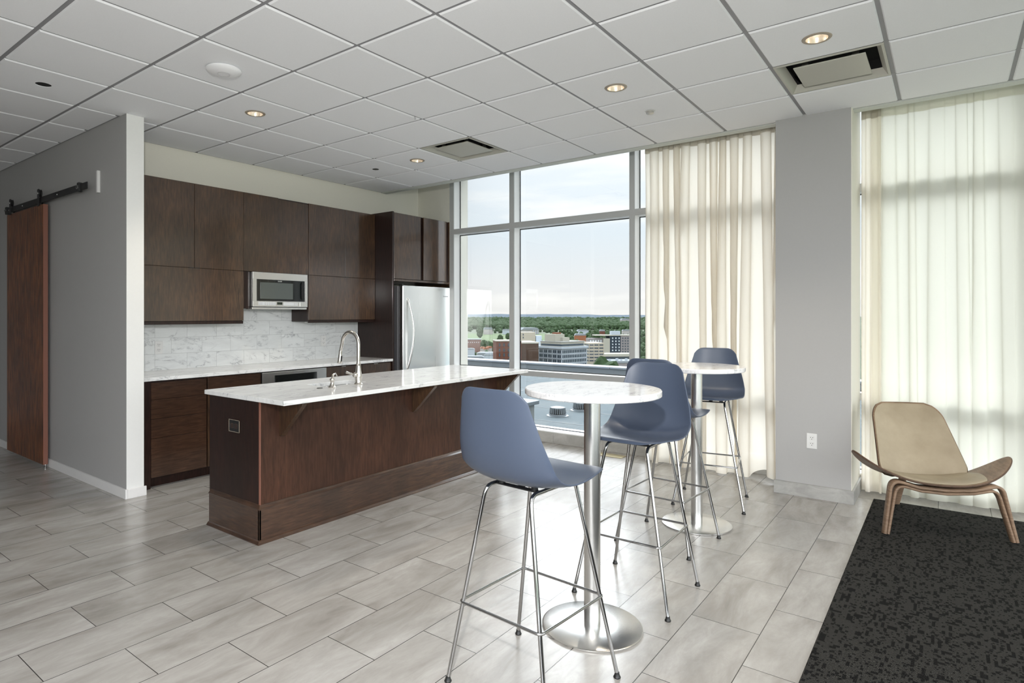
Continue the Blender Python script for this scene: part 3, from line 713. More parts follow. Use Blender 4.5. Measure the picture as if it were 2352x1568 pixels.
# outlets
def outlet(name, label, c, axis, w=.074, h=.122, m1=None, m2=None, horiz=False):
    """axis: 'y' faces -y, 'x' faces -x; c = centre on the wall surface"""
    m1 = m1 or M['plastic_w']; m2 = m2 or M['plastic_w']
    x, y, z = c
    t = thing(name, label, 'outlet', c)
    if horiz: w, h = h, w
    def bx_(b, u0, u1, v0, v1, d0, d1, bev=0):
        if axis == 'y': b.box(x+u0, x+u1, y-d1, y-d0, z+v0, z+v1, bev, 1)
        else: b.box(x-d1, x-d0, y+u0, y+u1, z+v0, z+v1, bev, 1)
    b = MB(); bx_(b, -w/2, w/2, -h/2, h/2, 0.0003, .006, .002); pl = b.build('cover_plate', m1, t)
    for s_ in (-1, 1):
        b = MB(); cu, cv = (s_*.024, 0) if horiz else (0, s_*.024)
        bx_(b, cu-.017, cu+.017, cv-.0165, cv+.0165, .0055, .0075, .002); so = b.build('socket', m2, t)
        b = MB()
        if horiz: q = ((-.006, -.006, .004), (-.006, .006, .004), (.009, 0, .003))
        else: q = ((-.007, .005, .003), (.007, .005, .003), (0, -.008, .003))
        for du, dv, r in q: bx_(b, cu+du-.0022, cu+du+.0022, cv+dv-r, cv+dv+r, .0070, .0079)
        b.build('slots', M['black'], so)
    return t
outlet('wall_outlet', 'white duplex outlet low on the grey column', (5.49, .860, .453), 'x')
outlet('wall_outlet', 'white duplex outlet on the marble backsplash near the partition wall', (2.704, YK-.0105, 1.150), 'y')
outlet('wall_outlet', 'white duplex outlet on the marble backsplash near the faucet end', (4.617, YK-.0105, 1.150), 'y')

# ------------------------------------------------------------------ island
XI0, XI1, YI0, YI1 = 2.235, 4.90, 3.470, 4.085
t = thing('kitchen_island', 'long dark brown wooden kitchen island base with moulded plinth', 'kitchen island', (3.57, 3.78, 0))
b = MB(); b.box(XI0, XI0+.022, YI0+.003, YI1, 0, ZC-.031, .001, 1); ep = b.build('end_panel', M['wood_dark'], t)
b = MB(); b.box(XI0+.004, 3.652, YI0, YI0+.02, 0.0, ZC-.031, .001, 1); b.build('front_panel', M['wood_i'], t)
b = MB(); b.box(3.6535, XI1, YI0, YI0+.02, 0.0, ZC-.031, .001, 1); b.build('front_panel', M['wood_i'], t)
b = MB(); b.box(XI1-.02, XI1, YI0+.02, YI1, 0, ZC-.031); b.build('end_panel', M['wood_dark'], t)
b = MB(); b.box(XI0-.003, XI0+.004, YI0-.004, YI0+.010, .2, ZC-.031, .001, 1); b.build('corner_bead', M['door_edge'], t)
b = MB(); b.box(XI0+.022, XI1-.02, YI0+.022, YI1-.10, .09, .11); b.box(XI0+.022, XI1-.02, YI1-.08, YI1-.075, 0, .10); b.build('cabinet_floor', M['wood_dark'], t)
xs = np.linspace(XI0+.024, XI1-.02, 6)
for a, c in zip(xs, xs[1:]):
    b = MB(); b.box(a+GAPD, c-GAPD, YI1, YI1+.02, .105, ZC-.045, .001, 1); b.build('door', M['wood'], t)
b = MB(); b.box(XI0-.016, XI0, YI0-.016, YI1-.02, .015, .215, .003, 2); b.box(XI0-.016, XI1+.016, YI0-.016, YI0, .015, .215, .003, 2); b.box(XI1, XI1+.016, YI0, YI1-.02, .015, .215)
pl = b.build('plinth_board', M['wood_h'], t)
b = MB()
def mould(p0, p1, nrm):
    prof = [(0, .215), (.018, .215), (.020, .222), (.010, .232), (.004, .243), (0, .245)]
    prof2 = [(.016, 0), (.034, 0), (.034, .006), (.024, .020), (.016, .024)]
    for pr_ in (prof, prof2):
        A = [b.bm.verts.new((p0[0]+nrm[0][0]*d, p0[1]+nrm[0][1]*d, z)) for d, z in pr_]; B = [b.bm.verts.new((p1[0]+nrm[1][0]*d, p1[1]+nrm[1][1]*d, z)) for d, z in pr_]
        n = len(pr_); b.bm.faces.new(A); b.bm.faces.new(B)
        for k in range(n): b.bm.faces.new((A[k], A[(k+1) % n], B[(k+1) % n], B[k]))
mould((XI0, YI1-.02), (XI0, YI0), ((-1, 0), (-1, -1))); mould((XI0, YI0), (XI1, YI0), ((-1, -1), (1, -1)))
b.build('plinth_moulding', M['wood_h'], pl)
for x in (2.395, 3.650, 4.84):
    w = .018
    b = MB(); Mx = Matrix(((0, 0, 1, 0), (1, 0, 0, 0), (0, 1, 0, 0), (0, 0, 0, 1)))
    b.prism([(YI0-.0005, ZC-.031), (YI0-.0005, .662), (YI0-.018, .662), (YI0-.245, ZC-.05), (YI0-.245, ZC-.031)], x-w, x+w, Mx); b.build('counter_bracket', M['wood'], t)
outlet('island_outlet', 'dark bronze framed duplex outlet on the island end panel', (XI0, 3.762, .717), 'x', m1=M['black'], m2=mat('brown_socket', (.035, .02, .016), .4), horiz=True, w=.078, h=.122)
b = MB()
for q in ((-.0635, -.0605, -.041, .041), (.0605, .0635, -.041, .041), (-.0635, .0635, .038, .041), (-.0635, .0635, -.041, -.038)):
    b.box(XI0-.0075, XI0-.004, 3.762+q[0], 3.762+q[1], .717+q[2], .717+q[3])
ot = [o for o in COL.objects if o.name.startswith('island_outlet')][0]
b.build('plate_border', M['lamp_trim'], ot)
# island top with sink cut-out
SX0, SX1, SY0, SY1 = 2.835, 3.24, 3.570, 3.805
x0, x1, y0, y1 = 2.205, 4.925, 3.172, 4.100
b = MB()
def slab_hole(b, x0, x1, y0, y1, z0, z1, hx0, hx1, hy0, hy1, r=.035):
    n = 6; inner = []
    for cx, cy, a0 in ((hx1-r, hy1-r, 0), (hx0+r, hy1-r, PI/2), (hx0+r, hy0+r, PI), (hx1-r, hy0+r, 1.5*PI)):
        for k in range(n+1): inner.append((cx+r*math.cos(a0+PI/2*k/n), cy+r*math.sin(a0+PI/2*k/n)))
    outer = [(x1, y1), (x0, y1), (x0, y0), (x1, y0)]
    def layer(z):
        vi = [b.bm.verts.new((x, y, z)) for x, y in inner]; vo = [b.bm.verts.new((x, y, z)) for x, y in outer]
        for q in range(4):
            for k in range(n): b.bm.faces.new((vi[q*(n+1)+k], vi[q*(n+1)+k+1], vo[q]))
            e1 = vi[q*(n+1)+n]; e2 = vi[((q+1) % 4)*(n+1)]
            b.bm.faces.new((e1, e2, vo[(q+1) % 4], vo[q]))
        return vi, vo
    i0_, o0_ = layer(z0); i1_, o1_ = layer(z1)
    for k in range(len(i0_)): k2 = (k+1) % len(i0_); b.bm.faces.new((i0_[k], i0_[k2], i1_[k2], i1_[k]))
    es = []
    for k in range(4): k2 = (k+1) % 4; b.bm.faces.new((o0_[k], o0_[k2], o1_[k2], o1_[k]))
slab_hole(b, x0, x1, y0, y1, ZC-.03, ZC, SX0, SX1, SY0, SY1)
o = b.build('island_countertop', M['marble'], loc=(3.57, 3.6, ZC-.03))
bv = o.modifiers.new('bevel', 'BEVEL'); bv.width = .003; bv.segments = 2; bv.limit_method = 'ANGLE'
tag(o, 'large white marble countertop slab overhanging the kitchen island', 'countertop')
t = thing('kitchen_sink', 'stainless steel undermount sink sunk into the island countertop', 'sink', ((SX0+SX1)/2, (SY0+SY1)/2, ZC-.031))
def basin(b, x0, x1, y0, y1, z1, dep, r=.042, n=6):
    rings = []
    for ins, z in ((-.012, z1), (0.0, z1), (.004, z1-.02), (.012, z1-dep+.03), (.045, z1-dep)):
        R = []
        for cx, cy, a0 in ((x1-r, y1-r, 0), (x0+r, y1-r, PI/2), (x0+r, y0+r, PI), (x1-r, y0+r, 1.5*PI)):
            for k in range(n+1):
                rr = max(r-ins, .01); R.append(b.bm.verts.new((cx+rr*math.cos(a0+PI/2*k/n), cy+rr*math.sin(a0+PI/2*k/n), z)))
        rings.append(R)
    for A, B in zip(rings, rings[1:]):
        for k in range(len(A)): k2 = (k+1) % len(A); b.bm.faces.new((A[k], A[k2], B[k2], B[k]))
    b.bm.faces.new(rings[-1])
b = MB(); xm = (SX0+SX1)/2+.01
basin(b, SX0+.002, xm-.012, SY0+.002, SY1-.002, ZC-.0305, .20); basin(b, xm+.012, SX1-.002, SY0+.002, SY1-.002, ZC-.0305, .17); b.build('basin', mat('sink_steel', (.36, .36, .35), .32, 1), t, sm=50)
for xc in ((SX0+xm)/2, (SX1+xm)/2):
    b = MB(); b.lathe((xc, (SY0+SY1)/2, ZC-.030-(.199 if xc < xm else .169)), [(.036, 0), (.034, .003), (.02, .002), (0, .001)], 24, cap=False); b.build('drain', M['chrome'], t, sm=40)
# faucet
FX, FY = 3.085, 3.500
t = thing('kitchen_faucet', 'tall brushed nickel gooseneck faucet with pull-down head beside the sink', 'faucet', (FX, FY, ZC))
b = MB(); b.lathe((FX, FY, ZC), [(.030, 0), (.031, .006), (.026, .012), (.0245, .020), (.027, .05), (.0265, .075), (.020, .105), (.016, .135), (.0150, .15), (.0165, .155), (.0165, .160), (.0145, .165), (.0140, .17)], 32); b.build('body', M['nickel'], t, sm=45)
pts = [(FX, FY, ZC+.16), (FX, FY, ZC+.30)]
R = .088
for k in range(13):
    a = PI*k/12; pts.append((FX-.10*(R-R*math.cos(a))*.5, FY+(R-R*math.cos(a)), ZC+.30+R*math.sin(a)*1.05))
pts += [(FX-.012, FY+2*R+.012, ZC+.25)]
b = MB(); b.tube(pts, .0125, 16, rf=lambda u: .0135-.001*u); b.build('spout', M['nickel'], t, sm=60)
b = MB(); b.lathe((0, 0, 0), [(.0125, 0), (.0135, -.006), (.0135, -.03), (.0145, -.034), (.0175, -.075), (.0205, -.092), (.019, -.097), (0, -.097)], 24, cap=True)
sh = b.build('spray_head', M['nickel'], None, sm=45); sh.parent = t; sh.location = (-.012, 2*R+.013, .248); sh.rotation_euler = (.13, 0, 0)
b = MB(); b.box(-.006, .006, -.021, -.012, -.082, -.038, .002, 1); sb = b.build('spray_button', M['rubber'], None); sb.parent = sh
b = MB(); b.lathe((FX-.052, FY-.004, ZC+.075), [(0, 0), (.012, .0), (.019, .008), (.021, .020), (.017, .032), (.012, .040), (.012, .052)], 24, axis='x'); hb = b.build('handle_hub', M['nickel'], t, sm=50)
b = MB(); b.tube([(FX-.045, FY, ZC+.078), (FX-.075, FY+.005, ZC+.086), (FX-.112, FY+.012, ZC+.100)], .007, 12, rf=lambda u: .006+.0035*u); b.build('lever', M['nickel'], hb, sm=60)
t = thing('soap_dispenser', 'small brushed nickel soap dispenser standing left of the faucet', 'soap dispenser', (2.832, 3.492, ZC))
DX, DY = 2.832, 3.492
b = MB(); b.lathe((DX, DY, ZC), [(.026, 0), (.027, .004), (.022, .012), (.0135, .030), (.0125, .040), (.0175, .052), (.0185, .060), (.016, .066), (0, .067)], 28); b.build('body', M['nickel'], t, sm=45)
b = MB(); b.tube(arc_path([(DX, DY, ZC+.062), (DX+.02, DY+.015, ZC+.092), (DX+.065, DY+.045, ZC+.095), (DX+.09, DY+.06, ZC+.075)], .03), .007, 12, rf=lambda u: .0085-.003*u); b.build('nozzle', M['nickel'], t, sm=60)
b = MB(); b.lathe((2.745, 3.522, ZC), [(.021, 0), (.022, .003), (.017, .006), (0, .0065)], 28, cap=False)
tag(b.build('disposal_air_switch', M['chrome'], loc=(2.745, 3.522, ZC), sm=45), 'small flat chrome button cap on the island counter left of the soap dispenser', 'button')

# ------------------------------------------------------------------ pedestal tables
def ped_table(x, y, zt, label, r=.314, rb=.232):
    t = thing('pedestal_table', label, 'table', (x, y, 0), 0, 'marble topped pedestal bar tables')
    b = MB(); b.lathe((x, y, 0), [(rb-.004, 0.0), (rb, .004), (rb, .008), (rb-.006, .011), (.05, .0125), (.0, .0125)], 96, cap=False); b.build('base', M['steel'], t, sm=30)
    b = MB(); b.lathe((x, y, 0), [(.038, .012), (.038, zt-.037)], 48); b.build('column', M['steel'], t, sm=40)
    b = MB(); b.lathe((x, y, 0), [(.0, zt-.037), (.20, zt-.037), (.205, zt-.032), (.0, zt-.030)], 64, cap=False); b.build('mounting_plate', M['black'], t, sm=30)
    b = MB(); b.lathe((x, y, 0), [(0, zt-.0295), (r-.004, zt-.0295), (r, zt-.0255), (r, zt-.004), (r-.004, zt), (0, zt)], 128, cap=False); b.build('tabletop', M['marble_table'], t, sm=30)
    return t
ped_table(2.597, 1.318, 1.115, 'round white marble bar table on a steel pedestal, nearest the camera')
ped_table(4.311, 1.387, 1.103, 'round white marble bar table on a steel pedestal, farther back by the curtain')

# ------------------------------------------------------------------ bar stools
def catmull(P, n):
    P = [np.array(p, float) for p in P]; P = [2*P[0]-P[1]]+P+[2*P[-1]-P[-2]]; out = []
    m = len(P)-3
    for q in range(n+1):
        u = q/n*m; i = min(int(u), m-1); t_ = u-i; a, b_, c, d = P[i:i+4]
        out.append(.5*((2*b_)+(-a+c)*t_+(2*a-5*b_+4*c-d)*t_**2+(-a+3*b_-3*c+d)*t_**3))
    return np.array(out)
def shell_mesh():
    #        x      z      halfwidth  side curl (towards the sitter)
    P = [(.245, .818, .180, .000), (.228, .832, .198, .002), (.150, .828, .222, .008), (.050, .812, .234, .016), (-.050, .804, .238, .026), (-.130, .814, .238, .038),
         (-.188, .846, .236, .048), (-.218, .900, .228, .050), (-.236, .966, .212, .044), (-.247, 1.040, .190, .036), (-.258, 1.115, .168, .030), (-.268, 1.186, .150, .024)]
    nT, nS = 44, 24
    C = catmull(P, nT)
    T = np.gradient(C[:, :2], axis=0); T /= np.linalg.norm(T, axis=1)[:, None]
    Nn = np.stack([T[:, 1], -T[:, 0]], 1)       # towards the sitter (up / forward)
    Ls = np.concatenate([[0], np.cumsum(np.linalg.norm(np.diff(C[:, :2], axis=0), axis=1))]); Lt = Ls[-1]
    vs = []; fs = []
    for i in range(nT+1):
        for j in range(nS+1):
            s = -1+2*j/nS
            # rounded corners: pull end rows inwards near the sides
            l = Ls[i]; e0 = Lt-l; e1 = l
            pull = .050*max(0, 1-e0/.13)*abs(s)**7 - .045*max(0, 1-e1/.12)*abs(s)**6
            ll = min(max(l-pull, 0), Lt)
            row = np.array([np.interp(ll, Ls, C[:, k]) for k in range(4)]); nn = np.array([np.interp(ll, Ls, Nn[:, k]) for k in range(2)])
            hw = row[2]; k = row[3]*abs(s)**2.6
            y = hw*math.copysign(abs(s)**.92, s)*(1-.06*(row[3]/.09)*abs(s)**6)
            vs.append((row[0]+nn[0]*k, y, row[1]+nn[1]*k))
    for i in range(nT):
        for j in range(nS):
            a = i*(nS+1)+j; fs.append((a, a+1, a+nS+2, a+nS+1))
    me = bpy.data.meshes.new('seat_shell'); me.from_pydata(vs, [], fs); smooth(me); return me
def make_stool():
    t = thing('bar_stool', 'x', 'bar stool', (0, 0, 0), 0, 'slate blue shell bar stools at the pedestal tables')
    me = shell_mesh(); me.materials.append(M['shell']); o = bpy.data.objects.new('seat_shell', me); COL.objects.link(o); o.parent = t
    sd = o.modifiers.new('thick', 'SOLIDIFY'); sd.thickness = .0065; sd.offset = 0; sd.use_even_offset = True
    bv = o.modifiers.new('rim', 'BEVEL'); bv.width = .0022; bv.segments = 2; bv.limit_method = 'ANGLE'; bv.angle_limit = math.radians(50)
    feet = {(1, 1): (.262, .248), (-1, 1): (-.205, .238), (1, -1): (.225, -.250), (-1, -1): (-.250, -.240)}
    feet = {(1, 1): (.240, .250), (-1, 1): (-.232, .238), (1, -1): (.240, -.250), (-1, -1): (-.232, -.238)}
    top = {}
    for sx_ in (1, -1):
        for sy_ in (1, -1): top[(sx_, sy_)] = (.150*sx_ if sx_ > 0 else -.150, .108*sy_, .787)
    zr = .325
    for sy_ in (1, -1):
        f, r_ = feet[(1, sy_)], feet[(-1, sy_)]; tf, tr = top[(1, sy_)], top[(-1, sy_)]
        mid = Vector(((tf[0]+tr[0])/2, tf[1], tf[2]))
        for sx_, ft, tp in ((1, f, tf), (-1, r_, tr)):
            b = MB(); b.tube(arc_path([mid, tp, (ft[0], ft[1], .014)], .045, 9), .0082, 12); lg = b.build('leg', M['chrome'], t, local=True, sm=60)
            b = MB(); b.lathe((ft[0], ft[1], 0), [(.014, 0), (.015, .004), (.012, .008), (.0095, .018), (.0095, .022)], 20); b.build('foot_glide', M['rubber'], lg, local=True, sm=45)
    b = MB(); cs = []
    for k_ in ((1, 1), (-1, 1), (-1, -1), (1, -1)):
        f = Vector((feet[k_][0], feet[k_][1], .014)); tp = Vector(top[k_]); u = (zr-f.z)/(tp.z-f.z); p = f.lerp(tp, u); p.x += k_[0]*.010; p.y += k_[1]*.010; p.z = zr; cs.append(p)
    n = len(cs); path = []
    for i in range(n):
        a, c, d = cs[i-1], cs[i], cs[(i+1) % n]; d1 = (a-c).normalized()*.022; d2 = (d-c).normalized()*.022
        for k in range(6): u = k/5; path.append((c+d1)*(1-u)**2+c*2*u*(1-u)+(c+d2)*u*u)
    b.tube(path, .0058, 10, close=True); b.build('footrest_ring', M['chrome'], t, local=True, sm=60)
    b = MB()
    for x in (.085, -.085): b.box(x-.012, x+.012, -.115, .115, .783, .790, .002, 1)
    b.box(-.09, .09, -.012, .012, .784, .789)
    for x in (.085, -.085):
        for y in (-.08, .08): b.cyl((x, y, 0), .013, .789, .803, 16)
    b.build('seat_mount', M['black'], t, local=True)
    return t
st0 = make_stool()
ST = [(2.067, 1.318, math.radians(-4), 'slate blue shell bar stool nearest the camera, back turned, left of front table'),
      (3.100, 1.305, math.radians(180), 'slate blue shell bar stool behind the front marble table, its seat facing us'),
      (3.895, 1.445, math.radians(-3), 'shell bar stool turned away at the back table, mostly hidden by another stool'),
      (4.925, 1.470, math.radians(190), 'dark shell bar stool behind the back marble table, in front of the curtain')]
for k, (x, y, a, lb) in enumerate(ST):
    o = st0 if k == 0 else copy_tree(st0)
    o.location = (x, y, 0); o.rotation_euler = (0, 0, a); o['label'] = lb

# ------------------------------------------------------------------ rug
b = MB(); b.box(-1.0, 5.745, -3.6, .468, .0005, .0075, .003, 1)
o = b.build('area_rug', M['rug'], loc=(2.4, -1.5, 0)); tag(o, 'large black and grey woven area rug under the lounge chair', 'rug')

# ------------------------------------------------------------------ lounge chair
LC = thing('lounge_chair', 'low three-legged plywood lounge chair with tan leather pads on the rug', 'chair', (5.01, 0.0, .0078), math.radians(205.5))
LC.location.z = .0145
def surf(name, fn, nu, nv, mats, th, parent, off=0):
    vs = []; fs = []
    for i in range(nu+1):
        for j in range(nv+1): vs.append(fn(-1+2*i/nu, -1+2*j/nv))
    for i in range(nu):
        for j in range(nv): a = i*(nv+1)+j; fs.append((a, a+1, a+nv+2, a+nv+1))
    me = bpy.data.meshes.new(name); me.from_pydata(vs, [], fs); smooth(me)
    for m in mats: me.materials.append(m)
    o = bpy.data.objects.new(name, me); COL.objects.link(o); o.parent = parent
    s_ = o.modifiers.new('thick', 'SOLIDIFY'); s_.thickness = th; s_.offset = off; s_.use_even_offset = True
    if len(mats) > 1: s_.material_offset_rim = 1
    bv = o.modifiers.new('rim', 'BEVEL'); bv.width = min(th*.3, .004); bv.segments = 2; bv.limit_method = 'ANGLE'; bv.angle_limit = math.radians(50)
    return o
def sq(u, v):
    """square [-1,1]^2 -> disc-like superellipse grid"""
    return u*math.sqrt(1-v*v/2), v*math.sqrt(1-u*u/2)
def seatz(x, y): return .318 + 1.22*abs(y)**2.6 + .10*max(0, (-.10-x))**1.0*0 + .16*max(0, x+.20)**1.5 - .25*max(0, -x-.2)**1.3
def seat_fn(k=1.0, pad=0.0, hw=.475, lift=0.0):
    def f(u, v):
        a, c = sq(u, v); r = math.hypot(a, c)
        # blend between rounded square and ellipse
        y = hw*(.62*a+.38*u*(1-.16*v*v))
        dep = .225*(1-.16*abs(y/hw)**2.5)
        x = -.215+dep*(.62*c+.38*v*(1-.35*u*u)) - .03*abs(y/hw)**2
        z = seatz(x, y)+lift
        return (x, y, z)
    return f
surf('seat_shell', seat_fn(), 40, 24, [M['ply'], M['ply_edge']], .013, LC)
def pad_fn(u, v):
    a, c = sq(u, v); y = .285*(.5*a+.5*u); x = -.215+.205*(.55*c+.45*v*(1-.10*u*u))
    e = max(abs(u), abs(v)); z = seatz(x, y)+.010+.012*(1-e**6)
    return (x, y, z)
surf('seat_pad', pad_fn, 28, 22, [M['leather']], .009, LC)
# backrest
def back_fn(grow=0.0, lift=0.0):
    def f(u, v):
        # v: 0 bottom .. 1 top
        vv = v; rc = .42; e_ = max(0, abs(v)-(1-rc))/rc; uu = u*(1-.36*(1-math.sqrt(max(0, 1-e_*e_))))
        hw = .290-.070*(vv+1)/2+grow
        y = hw*uu; h = (vv+1)/2
        z = .296-grow+h*(.490+2*grow); x = -.385-.250*h - .03*h*h + .09*(y/.27)**2*(1-.2*h)+lift
        return (x, y, z)
    return f
surf('backrest', back_fn(), 28, 28, [M['ply'], M['ply_edge']], .013, LC)
surf('back_pad', back_fn(-.008, .013), 28, 28, [M['leather']], .010, LC)
# legs
def legpath(s):
    return arc_path([(0.0, s*.374, 0.0), (-.020, s*.305, .315), (-.03, s*.0, .312)], .085, 10)
for s in (-1, 1):
    P_ = arc_path([(.0, s*.374, .0), (-.045, s*.315, .352), (-.050, s*.16, .308), (-.050, s*.0, .297)], .06, 9)
    b = MB(); b.ribbon(P_, (1, 0, 0), lambda u: .046+.034*min(1, u*2), lambda u: .018); lg = b.build('front_leg', M['ply'], LC, local=True, sm=50)
    P2 = arc_path([(.002, s*(.374-.018), .0), (-.043, s*.288, .322), (-.050, s*.15, .286), (-.050, s*.0, .275)], .06, 9)
    b = MB(); b.ribbon(P2, (1, 0, 0), lambda u: .044+.032*min(1, u*2), lambda u: .016); b.build('leg_layer', M['ply'], lg, local=True, sm=50)
P_ = arc_path([(-.743, 0, 0), (-.60, 0, .285), (-.42, 0, .300), (-.08, 0, .298)], .09, 9)
b = MB(); b.ribbon(P_, (0, 1, 0), lambda u: .045+.03*u, lambda u: .026); b.build('rear_leg', M['ply'], LC, local=True, sm=50)
P_ = arc_path([(-.30, 0, .306), (-.50, 0, .300), (-.545, 0, .40), (-.60, 0, .60)], .08, 9)
b = MB(); b.ribbon(P_, (0, 1, 0), lambda u: .07-.01*u, lambda u: .018); b.build('back_support', M['ply'], LC, local=True, sm=50)

# ------------------------------------------------------------------ curtains
def curtain(name, label, m, x0, ya, yb, zt, zb, per, amp, seed, n=None, hem=None, flare=0, mh=None, drift=.35):
    rnd = random.Random(seed); Lh = abs(ya-yb); nf = int(Lh/per)
    # irregular fold phases
    ks = [0]; amps = [1]
    for i in range(nf*2): ks.append(ks[-1]+rnd.uniform(.55, 1.5)); amps.append(rnd.uniform(.45, 1.15))
    ks = np.array(ks)/ks[-1]; amps = np.array(amps); ks2 = ks+np.array([0]+[rnd.uniform(-1, 1)*drift/(nf*2) for _ in range(nf*2-1)]+[0])
    NU = nf*26; NV = 26; vs = []; fs = []
    for j in range(NV+1):
        h = j/NV; z = zt+(zb-zt)*h
        kk = ks*(1-h)+ks2*h; kk = np.maximum.accumulate(kk)
        am = amp*(.55+.45*min(1, h*4))*(1+flare*h)
        for i in range(NU+1):
            u = i/NU; ph = np.interp(u, kk, np.arange(len(kk)))*PI
            A = np.interp(u, kk, amps)*am
            y = ya+(yb-ya)*u + math.copysign(1, yb-ya)*(-.16*per*math.sin(2*ph))*(amp/.05)
            x = x0+A*math.sin(ph)+.006*math.sin(3.1*z+9*u)
            zz = z
            if hem and j > NV-8:
                w = (j-(NV-8))/8; zz = z+hem(u)*w
            vs.append((x, y, zz))
    for j in range(NV):
        for i in range(NU): a = j*(NU+1)+i; fs.append((a, a+1, a+NU+2, a+NU+1))
    me = bpy.data.meshes.new('cloth'); me.from_pydata([(v[0]-x0, v[1]-(ya+yb)/2, v[2]) for v in vs], [], fs); smooth(me); me.materials.append(m)
    t = thing(name, label, 'curtain', (x0, (ya+yb)/2, 0))
    o = bpy.data.objects.new('cloth', me); COL.objects.link(o); o.parent = t
    # heading tape follows the same folds over the top few centimetres
    vs2 = []
    for (x, y, z) in (vs[:NU+1]): vs2.append((x-x0-.004, y-(ya+yb)/2, z+.004))
    nn = len(vs2); vs2 += [(x, y, z-.10) for x, y, z in vs2]
    me = bpy.data.meshes.new('heading_tape'); me.from_pydata(vs2, [], [(i, i+1, nn+i+1, nn+i) for i in range(nn-1)]); smooth(me); me.materials.append(mh or M['curtain_head'])
    o = bpy.data.objects.new('heading_tape', me); COL.objects.link(o); o.parent = t
    return t
def hemL(u):
    return .0 if u < .80 else .01+.06*abs(math.sin((u-.80)*22))
curtain('window_curtain', 'gathered cream curtain with deep folds hanging left of the grey column', M['curtain'], 5.815, 2.37, 1.135, 3.150, .012, .112, .060, 11, hem=hemL, drift=1.15)
curtain('sheer_curtain', 'wide pale sheer curtain with shallow folds behind the lounge chair', M['sheer'], 5.93, .50, -4.9, 3.150, .02, .13, .022, 5, mh=M['sheer'], drift=.8)
curtain('window_curtain', 'narrow gathered curtain edge between the column and the sheer curtain', M['curtain'], 5.90, .565, .43, 3.150, .02, .065, .03, 3)
b = MB(); b.box(5.79, 5.84, 1.13, 2.6, 3.16, 3.185, .003, 1)
tag(b.build('curtain_track', M['plastic_w'], loc=(5.82, 0, 3.16)), 'white curtain track hidden in the recess above the windows', 'curtain track')
# floor register by the window
t = thing('floor_register', 'small brass floor cover plate set in the tiles by the window curb', 'floor grille', (5.86, 2.76, 0))
b = MB(); b.box(5.80, 5.93, 2.62, 2.90, .0003, .004, .001, 1); b.build('plate', mat('brass_plate', (.45, .38, .22), .4, .6), t)

#EXTERIOR
# ------------------------------------------------------------------ outside: the roof terrace below the windows
ZR = -.70
def m_roof():
    m = mat('roof_membrane', (.42, .46, .47), .85, spec=.12); g = G(m); f = g.noise(g.co((1, 1, 1)), .9, 7, .65, .8); f2 = g.noise(g.co((1, 1, 1)), 6, 5, .7)
    c = g.ramp(f, [(.3, (.062, .082, .094)), (.55, (.090, .108, .116)), (.75, (.125, .134, .134))]); c = g.mixc(g.mth('MULTIPLY', f2, .35), c, (.07, .08, .08))
    g.base(c); return m
M['roof'] = m_roof()
M['roof_seam'] = mat('roof_seam', (.045, .055, .06), .6)
M['galv'] = mat('galvanised_metal', (.16, .18, .195), .42, .35)
M['coping'] = mat('coping_metal', (.20, .22, .245), .4, .2)
b = MB(); b.box(6.36, 20.9, -30, 60, ZR-.4, ZR); struct(b.build('roof_terrace', M['roof']))
b = MB()
for k in range(9): x = 7.7+k*1.5; b.box(x, x+.035, -30, 60, ZR, ZR+.004)
for k in range(9):
    for q in range(8): y = -6+q*4.2+(k % 3)*1.3; x = 7.7+k*1.5; b.box(x, x+1.5, y, y+.035, ZR, ZR+.004)
b.box(6.36, 20.3, 9.55, 9.60, ZR, ZR+.004)
struct(b.build('roof_seams', M['roof_seam']))
t = thing('roof_parapet', 'low grey metal-clad parapet along the far edge of the roof terrace', 'parapet', (20.5, 10, ZR))
b = MB(); b.box(20.35, 20.85, -30, 60, ZR+.001, ZR+.22); b.build('wall_face', M['galv'], t)
b = MB()
for k in range(25): y = -30+k*3.6; b.box(20.28, 20.92, y+.006, y+3.594, ZR+.215, ZR+.285, .01, 1)
b.build('coping', M['coping'], t)
b = MB()
for k in range(50): y = -30+k*1.8; b.box(20.10, 20.14, y, y+.04, ZR, ZR+.03)
tag(b.build('roof_fasteners', M['black'], loc=(20.1, 0, ZR)), 'row of tiny dark fasteners at the foot of the parapet', 'fasteners', kind='stuff')
def drain(x, y, label):
    t = thing('roof_drain', label, 'roof drain', (x, y, ZR), 0, 'domed roof drain strainers')
    b = MB(); b.lathe((x, y, ZR), [(.235, 0), (.235, .012), (.19, .020), (0, .020)], 40, cap=False); b.build('flange', M['galv'], t, sm=40)
    b = MB(); b.lathe((x, y, ZR), [(.185, .018), (.190, .03), (.185, .045), (.165, .045), (.165, .018)], 32, cap=False)
    b.lathe((x, y, ZR), [(.150, .150), (.145, .180), (.09, .198), (0, .204)], 32, cap=False)
    for k in range(26):
        a = 2*PI*k/26; Mx = Matrix.Translation((x, y, ZR)) @ Matrix.Rotation(a, 4, 'Z')
        b.box(.148, .166, -.010, .010, 0, .125, M=Mx @ Matrix.Translation((.018, 0, .035)) @ Matrix.Rotation(-.14, 4, 'Y'))
    b.build('dome_strainer', M['galv'], t)
    b = MB(); b.cyl((x, y, ZR), .135, .02, .15, 24); b.build('sump', M['shade_gap'], t)
drain(11.40, 6.60, 'domed metal roof drain seen just above the near table edge, nearest the window')
drain(12.35, 6.55, 'domed metal roof drain partly hidden by the near table column')
t = thing('roof_vent_stack', 'small grey roof vent pipe stub seen behind the front table top edge', 'roof vent', (16.0, 11.1, ZR))
b = MB(); b.cyl((16.0, 11.1, ZR), .13, 0, .20, 20); b.build('pipe', M['galv'], t, sm=40)
